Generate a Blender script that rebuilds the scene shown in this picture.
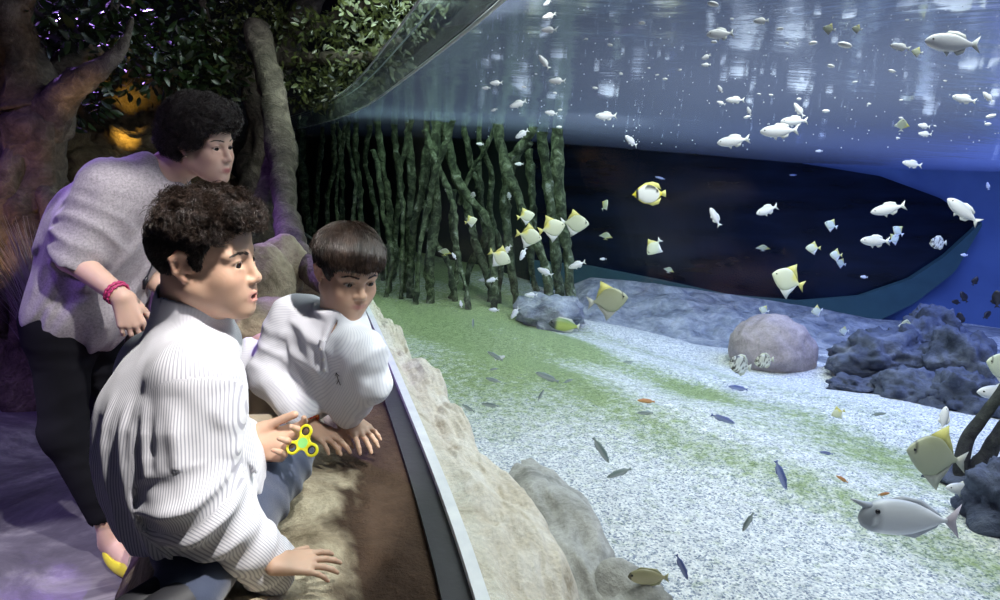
import bpy, math, random
import numpy as np
from mathutils import Vector, Matrix
for o in list(bpy.data.objects): bpy.data.objects.remove(o)
SC = bpy.context.scene
COL = SC.collection
rng = np.random.default_rng(7)
random.seed(7)
# ---------------------------------------------------------------- camera, view, world, lights
F = 652.0; CZ = 1.35
def _cam(pitch=12.0, roll=1.5):
    p = math.radians(pitch); r = math.radians(roll)
    f = np.array([0, math.cos(p), -math.sin(p)]); rt = np.array([1., 0, 0]); up = np.cross(rt, f)
    return rt*math.cos(r)+up*math.sin(r), -rt*math.sin(r)+up*math.cos(r), f
CR, CU, CF = _cam()
def ray(u, v): return CR*(u-500)/F + CU*(300-v)/F + CF
def P(u, v, zc): return ray(u, v)*zc + np.array([0, 0, CZ])
def PZ(u, v, z):
    d = ray(u, v); return d*((z-CZ)/d[2]) + np.array([0, 0, CZ])
cd = bpy.data.cameras.new('camera'); cam = bpy.data.objects.new('camera', cd); COL.objects.link(cam)
cd.sensor_width = 36; cd.lens = 36*F/1000; cd.clip_start = .02; cd.clip_end = 100
M = Matrix(((CR[0], CU[0], -CF[0], 0), (CR[1], CU[1], -CF[1], 0), (CR[2], CU[2], -CF[2], CZ), (0, 0, 0, 1)))
cam.matrix_world = M
SC.camera = cam
vs = SC.view_settings
vs.view_transform = 'Standard'; vs.look = 'None'; vs.gamma = 1; vs.exposure = 0.0; vs.use_curve_mapping = False
cy = SC.cycles
cy.use_denoising = True; cy.max_bounces = 8; cy.diffuse_bounces = 3; cy.glossy_bounces = 4; cy.transmission_bounces = 4
cy.transparent_max_bounces = 24; cy.caustics_reflective = False; cy.caustics_refractive = False
cy.sample_clamp_indirect = 6.0
w = bpy.data.worlds.new('world'); SC.world = w; w.use_nodes = True
w.node_tree.nodes['Background'].inputs[0].default_value = (.30, .36, .60, 1)
w.node_tree.nodes['Background'].inputs[1].default_value = .045
def light(name, kind, loc, target, power, color, **kw):
    l = bpy.data.lights.new(name, kind); o = bpy.data.objects.new(name, l); COL.objects.link(o)
    o.location = loc; d = Vector(target)-Vector(loc); o.rotation_euler = d.to_track_quat('-Z', 'Y').to_euler()
    l.energy = power; l.color = color
    for k, v in kw.items(): setattr(l, k, v)
    return o
R_ = math.radians
# over the visitors: a hard spotlight above the panel, its cone ends on the ledge
light('visitor_spot', 'SPOT', (.55, .45, 3.0), (-.80, 1.25, 1.0), 430, (1, .97, .94), spot_size=R_(33), spot_blend=.10, shadow_soft_size=.035)
light('lilac_fill', 'SPOT', (-.2, .2, 3.2), (-1.1, 2.0, 1.3), 60, (.88, .82, 1), spot_size=R_(22), spot_blend=.5, shadow_soft_size=.06)  # unseen fill added to brighten the woman
# purple wash behind the visitors
light('purple_spot', 'SPOT', (-3.5, 5.6, 3.9), (-1.75, 2.1, 0), 1600, (.44, .24, 1), spot_size=R_(34), spot_blend=.4, shadow_soft_size=.04)
light('purple_wash', 'SPOT', (-3.6, .2, 3.2), (-2.0, 2.8, .3), 240, (.40, .20, 1), spot_size=R_(52), spot_blend=.6, shadow_soft_size=.06)
light('floor_spot', 'SPOT', (-2.4, .9, 3.4), (-1.46, 1.72, 0), 420, (.93, .90, 1), spot_size=R_(16), spot_blend=.2, shadow_soft_size=.03)
# amber lamps on the tree and the wall of rock behind it
light('amber_wall_spot', 'SPOT', P(128, 150, 4.7), P(122, 92, 5.5), 20, (1, .62, .10), spot_size=R_(44), spot_blend=.9, shadow_soft_size=.04)
light('amber_tree_spot', 'SPOT', P(-30, 300, 2.9), P(14, 165, 3.6), 16, (1, .60, .20), spot_size=R_(60), spot_blend=.8, shadow_soft_size=.04)
light('amber_branch_spot', 'SPOT', P(84, 170, 3.15), P(82, 82, 3.45), 9, (1, .66, .30), spot_size=R_(40), spot_blend=.8, shadow_soft_size=.04)
light('foliage_spot', 'SPOT', (-.4, 3.4, 3.3), P(360, 50, 4.4), 42, (.95, .95, .92), spot_size=R_(38), spot_blend=.9, shadow_soft_size=.05)
light('leaf_spot', 'SPOT', (-.9, 3.2, 3.6), P(225, 60, 4.8), 40, (.85, .82, 1), spot_size=R_(24), spot_blend=.9, shadow_soft_size=.05)
# lamps over the tank
light('tank_lamp', 'AREA', (1.1, 1.7, 2.6), (1.0, 1.9, 0), 60, (.97, 1, .98), shape='RECTANGLE', size=1.4, size_y=1.6)
light('tank_lamp_back', 'AREA', (.8, 3.6, 2.5), (.7, 3.8, 0), 36, (.84, .95, .92), shape='RECTANGLE', size=2.0, size_y=1.4)
light('tank_lamp_roots', 'AREA', (-.6, 4.3, 2.3), (-.7, 4.7, 0), 22, (.70, .95, .78), shape='RECTANGLE', size=1.6, size_y=1.0)
light('root_fill', 'SPOT', (.9, 2.9, 2.1), (-.35, 4.9, 1.0), 62, (.92, 1, .93), spot_size=R_(52), spot_blend=.7, shadow_soft_size=.08)  # unseen spot added to brighten the upright roots
light('tank_lamp_blue', 'AREA', (2.9, 3.2, 2.3), (2.6, 3.6, 0), 85, (.30, .40, 1), shape='RECTANGLE', size=1.8, size_y=2.0)
# ---------------------------------------------------------------- object helpers
def tag(o, label=None, cat=None, group=None, kind=None):
    if label: o['label'] = label
    if cat: o['category'] = cat
    if group: o['group'] = group
    if kind: o['kind'] = kind
    return o
def empty(name, loc, label=None, cat=None, group=None):
    o = bpy.data.objects.new(name, None); COL.objects.link(o); o.location = [float(x) for x in loc]
    o.empty_display_size = .05
    return tag(o, label, cat, group)
def mesh(name, V, Fc, m=None, parent=None, smooth=True, cols=None, attrs=None, mats=None, fm=None):
    """one mesh object; V in world space, moved into the parent's space"""
    V = np.asarray(V, dtype=float).reshape(-1, 3)
    if parent is not None:
        off = np.array(base_of(parent)); V = V-off
    me = bpy.data.meshes.new(name)
    if isinstance(Fc, np.ndarray):
        n, k = Fc.shape
        me.vertices.add(len(V)); me.vertices.foreach_set('co', V.astype(np.float32).ravel())
        me.loops.add(n*k); me.loops.foreach_set('vertex_index', Fc.astype(np.int32).ravel())
        me.polygons.add(n); me.polygons.foreach_set('loop_start', (np.arange(n)*k).astype(np.int32))
        me.update(calc_edges=True)
    else:
        me.from_pydata([tuple(v) for v in V], [], [tuple(int(i) for i in f) for f in Fc])
    if smooth: me.polygons.foreach_set('use_smooth', np.ones(len(me.polygons), dtype=bool))
    if cols is not None:
        a = me.color_attributes.new('Col', 'FLOAT_COLOR', 'POINT')
        c = np.ones((len(V), 4), dtype=np.float32); c[:, :3] = cols; a.data.foreach_set('color', c.ravel())
    for k, vals in (attrs or {}).items():
        a = me.attributes.new(k, 'FLOAT', 'POINT'); a.data.foreach_set('value', np.asarray(vals, dtype=np.float32))
    if m is not None: me.materials.append(m)
    me.validate()
    o = bpy.data.objects.new(name, me); COL.objects.link(o)
    if parent is not None: o.parent = parent
    return o
def base_of(o):
    b = Vector((0, 0, 0))
    while o is not None: b = b+o.location; o = o.parent
    return b
def children(o): return [c for c in COL.objects if c.parent == o]
# ---------------------------------------------------------------- materials
def newmat(name):
    m = bpy.data.materials.new(name); m.use_nodes = True
    nt = m.node_tree; return m, nt, nt.nodes['Principled BSDF']
def nd(nt, t, **kw):
    n = nt.nodes.new(t)
    for k, v in kw.items():
        if k.startswith('i_'): n.inputs[int(k[2:]) if k[2:].isdigit() else k[2:].replace('_', ' ')].default_value = v
        else: setattr(n, k, v)
    return n
def ramp(nt, fac, stops):
    r = nt.nodes.new('ShaderNodeValToRGB'); e = r.color_ramp.elements
    while len(e) < len(stops): e.new(.5)
    for q, (p, c) in zip(e, stops): q.position = p; q.color = (*c, 1) if len(c) == 3 else c
    nt.links.new(fac, r.inputs[0]); return r.outputs[0]
def noise(nt, scale, detail=6, rough=.6, vec=None, dist=0):
    n = nd(nt, 'ShaderNodeTexNoise'); n.inputs['Scale'].default_value = scale; n.inputs['Detail'].default_value = detail
    n.inputs['Roughness'].default_value = rough; n.inputs['Distortion'].default_value = dist
    if vec is None:
        g = nt.nodes.new('ShaderNodeNewGeometry'); vec = g.outputs['Position']
    nt.links.new(vec, n.inputs['Vector']); return n.outputs['Fac']
def coord(nt, which='Object', scale=None):
    t = nt.nodes.new('ShaderNodeTexCoord'); v = t.outputs[which]
    if scale:
        mp = nd(nt, 'ShaderNodeMapping'); mp.inputs['Scale'].default_value = scale; nt.links.new(v, mp.inputs[0]); v = mp.outputs[0]
    return v
def bump(nt, b, h, strength=.5, dist=.01):
    n = nd(nt, 'ShaderNodeBump'); n.inputs['Strength'].default_value = strength; n.inputs['Distance'].default_value = dist
    nt.links.new(h, n.inputs['Height']); nt.links.new(n.outputs[0], b.inputs['Normal'])
def mixc(nt, fac, a, b, mode='MIX'):
    n = nt.nodes.new('ShaderNodeMix'); n.data_type = 'RGBA'; n.blend_type = mode
    for s, i in ((fac, 0), (a, 6), (b, 7)):
        if hasattr(s, 'node'): nt.links.new(s, n.inputs[i])
        else: n.inputs[i].default_value = s if i == 0 else (*s, 1)
    return n.outputs[2]
def plain(name, c, rough=.5, metal=0, spec=.5, sub=0, bscale=None, bstr=.3, bdist=.003, sheen=0):
    m, nt, b = newmat(name)
    b.inputs['Base Color'].default_value = (*c, 1); b.inputs['Roughness'].default_value = rough; b.inputs['Metallic'].default_value = metal
    b.inputs['Specular IOR Level'].default_value = spec
    if sheen: b.inputs['Sheen Weight'].default_value = sheen
    n = noise(nt, 12, 4, vec=coord(nt))
    nt.links.new(ramp(nt, n, [(.3, tuple(x*.88 for x in c)), (.7, tuple(min(1, x*1.08) for x in c))]), b.inputs['Base Color'])
    if bscale: bump(nt, b, noise(nt, bscale, 5), bstr, bdist)
    return m
def rocky(name, stops, scale=6, rough=.85, bstr=.8, bdist=.02, fine=60, vcol=False):
    m, nt, b = newmat(name); b.inputs['Roughness'].default_value = rough; b.inputs['Specular IOR Level'].default_value = .25
    n1 = noise(nt, scale, 8, .65, dist=.6); c = ramp(nt, n1, stops)
    n2 = noise(nt, fine, 4, .7)
    c = mixc(nt, .35, c, ramp(nt, n2, [(.3, (.15, .15, .15)), (.7, (1, 1, 1))]), 'MULTIPLY')
    if vcol:
        a = nd(nt, 'ShaderNodeVertexColor'); a.layer_name = 'Col'; c = mixc(nt, 1.0, c, a.outputs[0], 'MULTIPLY')
    nt.links.new(c, b.inputs['Base Color'])
    mx = nt.nodes.new('ShaderNodeMath'); mx.operation = 'MULTIPLY_ADD'; nt.links.new(n2, mx.inputs[0]); mx.inputs[1].default_value = .35; nt.links.new(n1, mx.inputs[2])
    bump(nt, b, mx.outputs[0], bstr, bdist)
    return m
def vcolmat(name, rough=.5, sub=0, spec=.5, subr=(.012, .005, .003), bscale=None, bstr=.2, bdist=.002, coat=0):
    m, nt, b = newmat(name)
    a = nd(nt, 'ShaderNodeVertexColor'); a.layer_name = 'Col'
    c = a.outputs[0]
    n = noise(nt, 45, 3, vec=coord(nt)); c = mixc(nt, .12, c, ramp(nt, n, [(.3, (.7, .7, .7)), (.7, (1, 1, 1))]), 'MULTIPLY')
    nt.links.new(c, b.inputs['Base Color'])
    b.inputs['Roughness'].default_value = rough; b.inputs['Specular IOR Level'].default_value = spec
    if sub:
        b.inputs['Subsurface Weight'].default_value = sub; b.inputs['Subsurface Radius'].default_value = subr; b.inputs['Subsurface Scale'].default_value = 1.0
    if coat: b.inputs['Coat Weight'].default_value = coat
    if bscale: bump(nt, b, noise(nt, bscale, 4), bstr, bdist)
    return m
# ---------------------------------------------------------------- numpy noise
def _hash(i, j, k):
    h = (i*374761393 + j*668265263 + k*2147483647*7 + 1013904223).astype(np.int64) & 0x7fffffff
    h = ((h ^ (h >> 13))*1274126177) & 0x7fffffff
    return ((h ^ (h >> 16)) & 0xffff)/65535.0
def vnoise(p):
    p = np.asarray(p, dtype=float); i = np.floor(p).astype(np.int64); f = p-i; f = f*f*(3-2*f)
    r = 0
    for dx in (0, 1):
        wx = f[..., 0] if dx else 1-f[..., 0]
        for dy in (0, 1):
            wy = f[..., 1] if dy else 1-f[..., 1]
            for dz in (0, 1):
                wz = f[..., 2] if dz else 1-f[..., 2]
                r = r+wx*wy*wz*_hash(i[..., 0]+dx, i[..., 1]+dy, i[..., 2]+dz)
    return r*2-1
def fbm(p, o=4):
    s = 0; a = 1.0; p = np.asarray(p, dtype=float)
    for q in range(o): s = s+a*vnoise(p+q*17.3); p = p*2.03; a *= .5
    return s
def unit(v): v = np.asarray(v, dtype=float); return v/np.linalg.norm(v)
# ---------------------------------------------------------------- implicit surfaces
class Field:
    def __init__(s): s.ops = []; s.disp = None; s.dmax = 0
    def _add(s, fn, c, R, k, op): s.ops.append((fn, np.asarray(c, float), float(R), k, op)); return s
    def cone(s, a, b, ra, rb=None, k=.02, op='u'):
        rb = ra if rb is None else rb
        a = np.asarray(a, float); b = np.asarray(b, float); ba = b-a; L2 = max(ba@ba, 1e-12)
        def fn(p):
            q = p-a; h = np.clip((q@ba)/L2, 0, 1); e = q-h[:, None]*ba
            return np.sqrt((e*e).sum(1))-(ra+(rb-ra)*h)
        return s._add(fn, (a+b)/2, math.sqrt(L2)/2+max(ra, rb), k, op)
    def ball(s, c, r, k=.02, op='u'): return s.cone(c, np.asarray(c, float)+1e-6, r, r, k, op)
    def ell(s, c, r, R=None, k=.02, op='u'):
        c = np.asarray(c, float); r = np.asarray(r, float); R = np.eye(3) if R is None else np.asarray(R, float)
        def fn(p):
            q = (p-c)@R.T; k0 = np.sqrt(((q/r)**2).sum(1)); k1 = np.sqrt(((q/r**2)**2).sum(1))+1e-9
            return k0*(k0-1)/k1
        return s._add(fn, c, r.max(), k, op)
    def half(s, c, n, k=.004, op='s'):            # cut away everything on the n side of the plane
        c = np.asarray(c, float); n = unit(n)
        return s._add(lambda p: -((p-c)@n), c, 1e3, k, op)
    def ev(s, p, ops=None):
        d = np.full(len(p), 1.0)
        for fn, c, R, k, op in (s.ops if ops is None else ops):
            e = fn(p)
            if op == 'u':
                h = np.clip(.5+.5*(d-e)/k, 0, 1); d = d+(e-d)*h-k*h*(1-h)
            elif op == 's':
                h = np.clip(.5-.5*(d+e)/k, 0, 1); d = d+(-e-d)*h+k*h*(1-h)
        if s.disp is not None: d = d+s.disp(p)
        return d
    def mesh(s, h, smooth=1):
        lo = np.min([c-R for f, c, R, k, op in s.ops if op == 'u'], 0)-s.dmax-4*h
        hi = np.max([c+R for f, c, R, k, op in s.ops if op == 'u'], 0)+s.dmax+4*h
        N = 12; nb = np.ceil((hi-lo)/(h*N)).astype(int); n = nb*N+1
        G = np.ones(n, dtype=np.float32)
        bi = np.stack(np.meshgrid(*[np.arange(q) for q in nb], indexing='ij'), -1).reshape(-1, 3)
        cen = lo+(bi+.5)*h*N; rad = h*N*.8661
        dc = s.ev(cen)
        loc = np.stack(np.meshgrid(*[np.arange(N+1)]*3, indexing='ij'), -1).reshape(-1, 3)
        for q in range(len(bi)):
            b = bi[q]*N; sl = tuple(slice(b[i], b[i]+N+1) for i in range(3))
            if abs(dc[q]) > rad*1.9+s.dmax+.01:
                if dc[q] < 0: G[sl] = -1
                continue
        act = np.nonzero(np.abs(dc) <= rad*1.9+s.dmax+.01)[0]
        for q in act:
            b = bi[q]*N
            ops = [o for o in s.ops if o[4] == 's' or np.linalg.norm(cen[q]-o[1]) < o[2]+rad+2.2*o[3]+abs(dc[q])+.02]
            if not any(o[4] == 'u' for o in ops): continue
            G[b[0]:b[0]+N+1, b[1]:b[1]+N+1, b[2]:b[2]+N+1] = s.ev(lo+(loc+b)*h, ops).reshape(N+1, N+1, N+1)
        V, Q = nets(G); V = lo+V*h
        for _ in range(smooth): V = relax(V, Q, .5)
        return V, Q
def nets(G):
    S = G < 0; nx, ny, nz = G.shape
    cs = [(i, j, k) for i in (0, 1) for j in (0, 1) for k in (0, 1)]
    cnt = np.zeros((nx-1, ny-1, nz-1), dtype=np.int8)
    for i, j, k in cs: cnt += S[i:nx-1+i, j:ny-1+j, k:nz-1+k]
    A = np.argwhere((cnt > 0) & (cnt < 8)); del cnt
    idx = np.full((nx-1, ny-1, nz-1), -1, dtype=np.int32); idx[tuple(A.T)] = np.arange(len(A))
    val = {c: G[A[:, 0]+c[0], A[:, 1]+c[1], A[:, 2]+c[2]].astype(float) for c in cs}
    acc = np.zeros((len(A), 3)); num = np.zeros(len(A))
    for a in cs:
        for ax in range(3):
            if a[ax]: continue
            b = list(a); b[ax] = 1; b = tuple(b); va, vb = val[a], val[b]; x = (va < 0) != (vb < 0)
            t = np.where(x, va/np.where(x, va-vb, 1), 0); p = np.tile(np.array(a, float), (len(A), 1)); p[:, ax] += t
            acc += np.where(x[:, None], p, 0); num += x
    V = A+acc/num[:, None]
    Q = []
    for ax in range(3):
        sl0 = [slice(None)]*3; sl1 = [slice(None)]*3; sl0[ax] = slice(0, -1); sl1[ax] = slice(1, None)
        s0 = S[tuple(sl0)]; s1 = S[tuple(sl1)]
        E = np.argwhere(s0 != s1); u, v = (ax+1) % 3, (ax+2) % 3
        ok = (E[:, u] > 0) & (E[:, v] > 0) & (E[:, u] < G.shape[u]-1) & (E[:, v] < G.shape[v]-1); E = E[ok]
        fl = s0[tuple(E.T)]
        def at(du, dv):
            e = E.copy(); e[:, u] -= du; e[:, v] -= dv; return idx[tuple(e.T)]
        q = np.stack([at(1, 1), at(0, 1), at(0, 0), at(1, 0)], 1); q[~fl] = q[~fl][:, ::-1]
        Q.append(q[(q >= 0).all(1)])
    return V, np.concatenate(Q)
def relax(V, Q, a):
    s = np.zeros_like(V); n = np.zeros(len(V))
    for i in range(4):
        for j in (1, 3):
            for ax in range(3): s[:, ax] += np.bincount(Q[:, i], V[Q[:, (i+j) % 4], ax], len(V))
            n += np.bincount(Q[:, i], minlength=len(V))
    return V+a*(s/np.maximum(n, 1)[:, None]-V)
def vnormals(V, Q):
    nf = np.cross(V[Q[:, 2]]-V[Q[:, 0]], V[Q[:, 3]]-V[Q[:, 1]]); n = np.zeros_like(V)
    for i in range(4):
        for ax in range(3): n[:, ax] += np.bincount(Q[:, i], nf[:, ax], len(V))
    return n/(np.linalg.norm(n, axis=1)[:, None]+1e-12)
# ---------------------------------------------------------------- tubes and sheets
def tube_data(pts, radii, n=8, cap=True):
    pts = np.asarray(pts, float); m = len(pts); radii = np.broadcast_to(np.asarray(radii, float), (m,))
    T = np.gradient(pts, axis=0); T /= np.linalg.norm(T, axis=1)[:, None]+1e-12
    ref = np.array([0, 0, 1.]) if abs(T[0, 2]) < .9 else np.array([1., 0, 0])
    N = np.cross(T[0], ref); N /= np.linalg.norm(N); V = []
    for i in range(m):
        N = N-(N@T[i])*T[i]; N /= np.linalg.norm(N)+1e-12; B = np.cross(T[i], N)
        a = np.arange(n)*2*math.pi/n
        V.append(pts[i]+radii[i]*(np.cos(a)[:, None]*N+np.sin(a)[:, None]*B))
    V = np.concatenate(V); Fc = []
    for i in range(m-1):
        for j in range(n): Fc.append((i*n+j, i*n+(j+1) % n, (i+1)*n+(j+1) % n, (i+1)*n+j))
    if cap: Fc.append(tuple(range(n))[::-1]); Fc.append(tuple((m-1)*n+j for j in range(n)))
    return V, Fc
def spline(ctrl, n):
    c = np.asarray(ctrl, float); m = len(c); t = np.linspace(0, m-1, n); i = np.clip(t.astype(int), 0, m-2); f = (t-i)[:, None]
    p0 = c[np.maximum(i-1, 0)]; p1 = c[i]; p2 = c[i+1]; p3 = c[np.minimum(i+2, m-1)]
    return .5*(2*p1+(p2-p0)*f+(2*p0-5*p1+4*p2-p3)*f*f+(3*p1-p0-3*p2+p3)*f**3)
def join(parts):
    V = []; Fc = []; o = 0
    for v, f in parts: V.append(np.asarray(v, float)); Fc += [tuple(i+o for i in q) for q in f]; o += len(v)
    return np.concatenate(V), Fc
def grid_faces(a, b, wrap=False):
    i, j = np.meshgrid(np.arange(a-1), np.arange(b if wrap else b-1), indexing='ij'); i = i.ravel(); j = j.ravel(); j2 = (j+1) % b
    return np.stack([i*b+j, (i+1)*b+j, (i+1)*b+j2, i*b+j2], 1)
def prism(poly, n, thick):
    """closed outline (points near one plane) given a thickness along n"""
    p = np.asarray(poly, float); m = len(p); n = unit(n)*thick/2
    V = np.concatenate([p+n, p-n]); Fc = [tuple(range(m)), tuple(range(2*m-1, m-1, -1))]
    Fc += [(i, m+i, m+(i+1) % m, (i+1) % m) for i in range(m)]
    return V, Fc
def uvball(c, r, nu=20, nv=12, R=None):
    a = np.linspace(0, math.pi, nv); b = np.arange(nu)*2*math.pi/nu
    V = np.stack([np.cos(a)[:, None]*np.ones(nu), np.sin(a)[:, None]*np.cos(b), np.sin(a)[:, None]*np.sin(b)], -1).reshape(-1, 3)*np.asarray(r, float)
    if R is not None: V = V@np.asarray(R, float)
    return V+np.asarray(c, float), grid_faces(nv, nu, True)
# ---------------------------------------------------------------- the setting
GL = np.array([(-.9, .30), (-.2, .22), (.4, .13), (.98, -.005), (1.27, -.08), (1.55, -.16), (1.97, -.285), (2.5, -.445), (3.1, -.63), (3.8, -.86), (4.5, -1.12), (5.3, -1.45), (6.2, -1.86), (7.1, -2.30), (7.9, -2.70)])
_gs = spline(GL, 200)
def gx(y): return np.interp(y, _gs[:, 0], _gs[:, 1])
ZW, ZT, ZS = 1.62, 1.74, .62
def zsurf(x, y):                               # the water surface dips towards the far wall
    t = np.clip((np.asarray(x)-gx(np.asarray(y)))/5.0, 0, 1)
    return ZW-.25*t*t*(3-2*t)*np.clip((np.asarray(y)+.5)/3, 0, 1)
def gpath(y0, y1, n, off=0):
    y = np.linspace(y0, y1, n); x = gx(y); d = np.gradient(np.stack([x, y], 1), axis=0); d /= np.linalg.norm(d, axis=1)[:, None]
    return np.stack([x+d[:, 1]*off, y-d[:, 0]*off], 1)      # off > 0 goes into the tank
def slab(name, y0, y1, n, o0, o1, z0, z1, m, kind=None):
    a = gpath(y0, y1, n, o0); b = gpath(y0, y1, n, o1); V = []
    for i in range(n):
        V += [(*a[i], z0), (*b[i], z0), (*b[i], z1), (*a[i], z1)]
    Fc = [tuple(q) for q in grid_faces(n, 4, True)]+[(0, 1, 2, 3), (4*n-1, 4*n-2, 4*n-3, 4*n-4)]
    o = mesh(name, V, Fc, m, smooth=False); return tag(o, kind=kind) if kind else o
# visitor floor
m, nt, b = newmat('polished_floor'); b.inputs['Roughness'].default_value = .38
nt.links.new(ramp(nt, noise(nt, 1.6, 7, .7, dist=1.2), [(.3, (.03, .028, .04)), (.5, (.13, .12, .15)), (.70, (.40, .38, .40))]), b.inputs['Base Color'])
bump(nt, b, noise(nt, 9, 6), .25, .02)
xs = np.linspace(-7, .4, 40); ys = np.linspace(-1.5, 10, 60); X, Y = np.meshgrid(xs, ys, indexing='ij')
tag(mesh('floor', np.stack([X, Y, 0*X], -1).reshape(-1, 3), grid_faces(40, 60), m), kind='structure')
# rock ledge beside the glass where the boys sit
LEDGE = np.array([(-.8, -.24), (.3, -.36), (.9, -.53), (1.1, -.62), (1.6, -.80), (2.2, -1.0), (3.0, -1.42), (4.2, -2.2), (5.5, -3.2)])
def lx(y): return np.interp(y, LEDGE[:, 0], LEDGE[:, 1])
def ledge_pt(y, t):                            # t 0 at the frame .. 1 outer rim .. 2 the floor
    x0 = gx(y)-.075; x1 = lx(y)
    n3 = fbm(np.stack([t*2.2+y*.3, y*3.2, 0*y], -1), 5)
    n4 = fbm(np.stack([t*9, y*13, 0*y+4], -1), 3)
    tt = np.minimum(t, 1); x = x0+(x1-x0)*tt
    crown = .03*np.sin(np.clip((t-.25)/.75, 0, 1)*math.pi)
    z = ZS-.015+crown+.022*n3*np.clip(t*4, 0, 1)+.007*n4*np.clip(t*6, 0, 1)
    dn = np.clip(t-1, 0, 1)
    x = x-.16*np.sqrt(np.clip(dn*1.5, 0, 1))-.12*dn+.05*n3*np.clip(dn*6, 0, 1); z = z*(1-dn)**1.3-.02*(dn > .98)
    return np.stack([x, y, z], -1)
ny, ntt = 420, 130
yy, tt = np.meshgrid(np.linspace(-.8, 5.4, ny), np.linspace(0, 2, ntt), indexing='ij')
Vl = ledge_pt(yy, tt).reshape(-1, 3)
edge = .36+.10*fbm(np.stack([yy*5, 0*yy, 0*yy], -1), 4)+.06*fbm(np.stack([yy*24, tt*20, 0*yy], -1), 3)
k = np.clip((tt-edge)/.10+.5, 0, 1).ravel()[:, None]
dark, lite = np.array([.12, .078, .062]), np.array([1.0, .94, .84])  # glass-side dark brown: rock colour with the ledge's shade painted in
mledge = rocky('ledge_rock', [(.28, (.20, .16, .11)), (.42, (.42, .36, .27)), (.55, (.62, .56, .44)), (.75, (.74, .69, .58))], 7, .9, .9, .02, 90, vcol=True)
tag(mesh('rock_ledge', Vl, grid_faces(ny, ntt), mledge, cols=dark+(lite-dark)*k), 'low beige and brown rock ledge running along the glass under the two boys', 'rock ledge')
# frame below the panel: dark channel, pale metal strip
slab('trim_1', -.85, 7.8, 160, -.078, -.026, .30, ZS-.004, plain('dark_channel', (.035, .032, .038), .55, bscale=40), 'structure')
slab('trim_2', -.85, 7.8, 160, -.026, -.002, .30, ZS+.012, plain('pale_metal_strip', (.92, .93, .97), .4), 'structure')
# acrylic panel with its two polished edges
m, nt, b = newmat('clear_acrylic'); out = nt.nodes['Material Output']; nt.nodes.remove(b)
tr = nd(nt, 'ShaderNodeBsdfTransparent'); tr.inputs[0].default_value = (.985, .995, .99, 1)
gl = nd(nt, 'ShaderNodeBsdfGlossy'); gl.inputs['Roughness'].default_value = .02; gl.inputs[0].default_value = (1, 1, 1, 1)
lw = nd(nt, 'ShaderNodeLayerWeight'); lw.inputs[0].default_value = .5
pw = nd(nt, 'ShaderNodeMath', operation='POWER'); nt.links.new(lw.outputs['Facing'], pw.inputs[0]); pw.inputs[1].default_value = 4
fr = nd(nt, 'ShaderNodeMath', operation='MULTIPLY_ADD'); nt.links.new(pw.outputs[0], fr.inputs[0]); fr.inputs[1].default_value = .035; fr.inputs[2].default_value = .008
mx = nd(nt, 'ShaderNodeMixShader'); nt.links.new(fr.outputs[0], mx.inputs[0]); nt.links.new(tr.outputs[0], mx.inputs[1]); nt.links.new(gl.outputs[0], mx.inputs[2])
nt.links.new(mx.outputs[0], out.inputs[0]); M_ACR = m
m, nt, b = newmat('acrylic_band'); out = nt.nodes['Material Output']; nt.nodes.remove(b)
tr = nd(nt, 'ShaderNodeBsdfTransparent'); tr.inputs[0].default_value = (.88, .91, .92, 1)
gl = nd(nt, 'ShaderNodeBsdfGlossy'); gl.inputs['Roughness'].default_value = .12
df = nd(nt, 'ShaderNodeBsdfDiffuse'); df.inputs[0].default_value = (.72, .80, .80, 1)
m1 = nd(nt, 'ShaderNodeMixShader'); m1.inputs[0].default_value = .55; nt.links.new(df.outputs[0], m1.inputs[1]); nt.links.new(gl.outputs[0], m1.inputs[2])
m2 = nd(nt, 'ShaderNodeMixShader'); m2.inputs[0].default_value = .26; nt.links.new(tr.outputs[0], m2.inputs[1]); nt.links.new(m1.outputs[0], m2.inputs[2])
nt.links.new(m2.outputs[0], out.inputs[0]); M_BAND = m
win = slab('window_1', -.85, 7.85, 160, 0, .045, ZS, ZT, M_ACR, 'structure')
win['label'] = 'tall curved clear acrylic panel between the visitors and the tank'
# polished rim lines: the top edge outside and the line where the water meets the panel
M_LINE = plain('bright_edge', (.86, .92, .92), .25)
def gl_line(name, off, z, r, y0=-.85, y1=7.8):
    p = gpath(y0, y1, 160, off); return mesh(name, *tube_data(np.column_stack([p, np.full(160, z)]), r*1.4, 6), M_LINE)
tag(slab('trim_3', -.85, 7.85, 160, .001, .044, ZW+.004, ZT-.001, M_BAND), kind='structure')
tag(gl_line('trim_4', -.001, ZT, .0030), kind='structure')
tag(gl_line('trim_5', .046, ZT, .0022), kind='structure')
tag(gl_line('trim_6', .050, ZW, .0032), kind='structure')
p = np.array([[*gpath(7.8, 7.85, 2, .02)[0], z] for z in np.linspace(ZS, ZT, 12)])
tag(mesh('trim_7', *tube_data(p, .02, 6), M_BAND), kind='structure')
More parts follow.
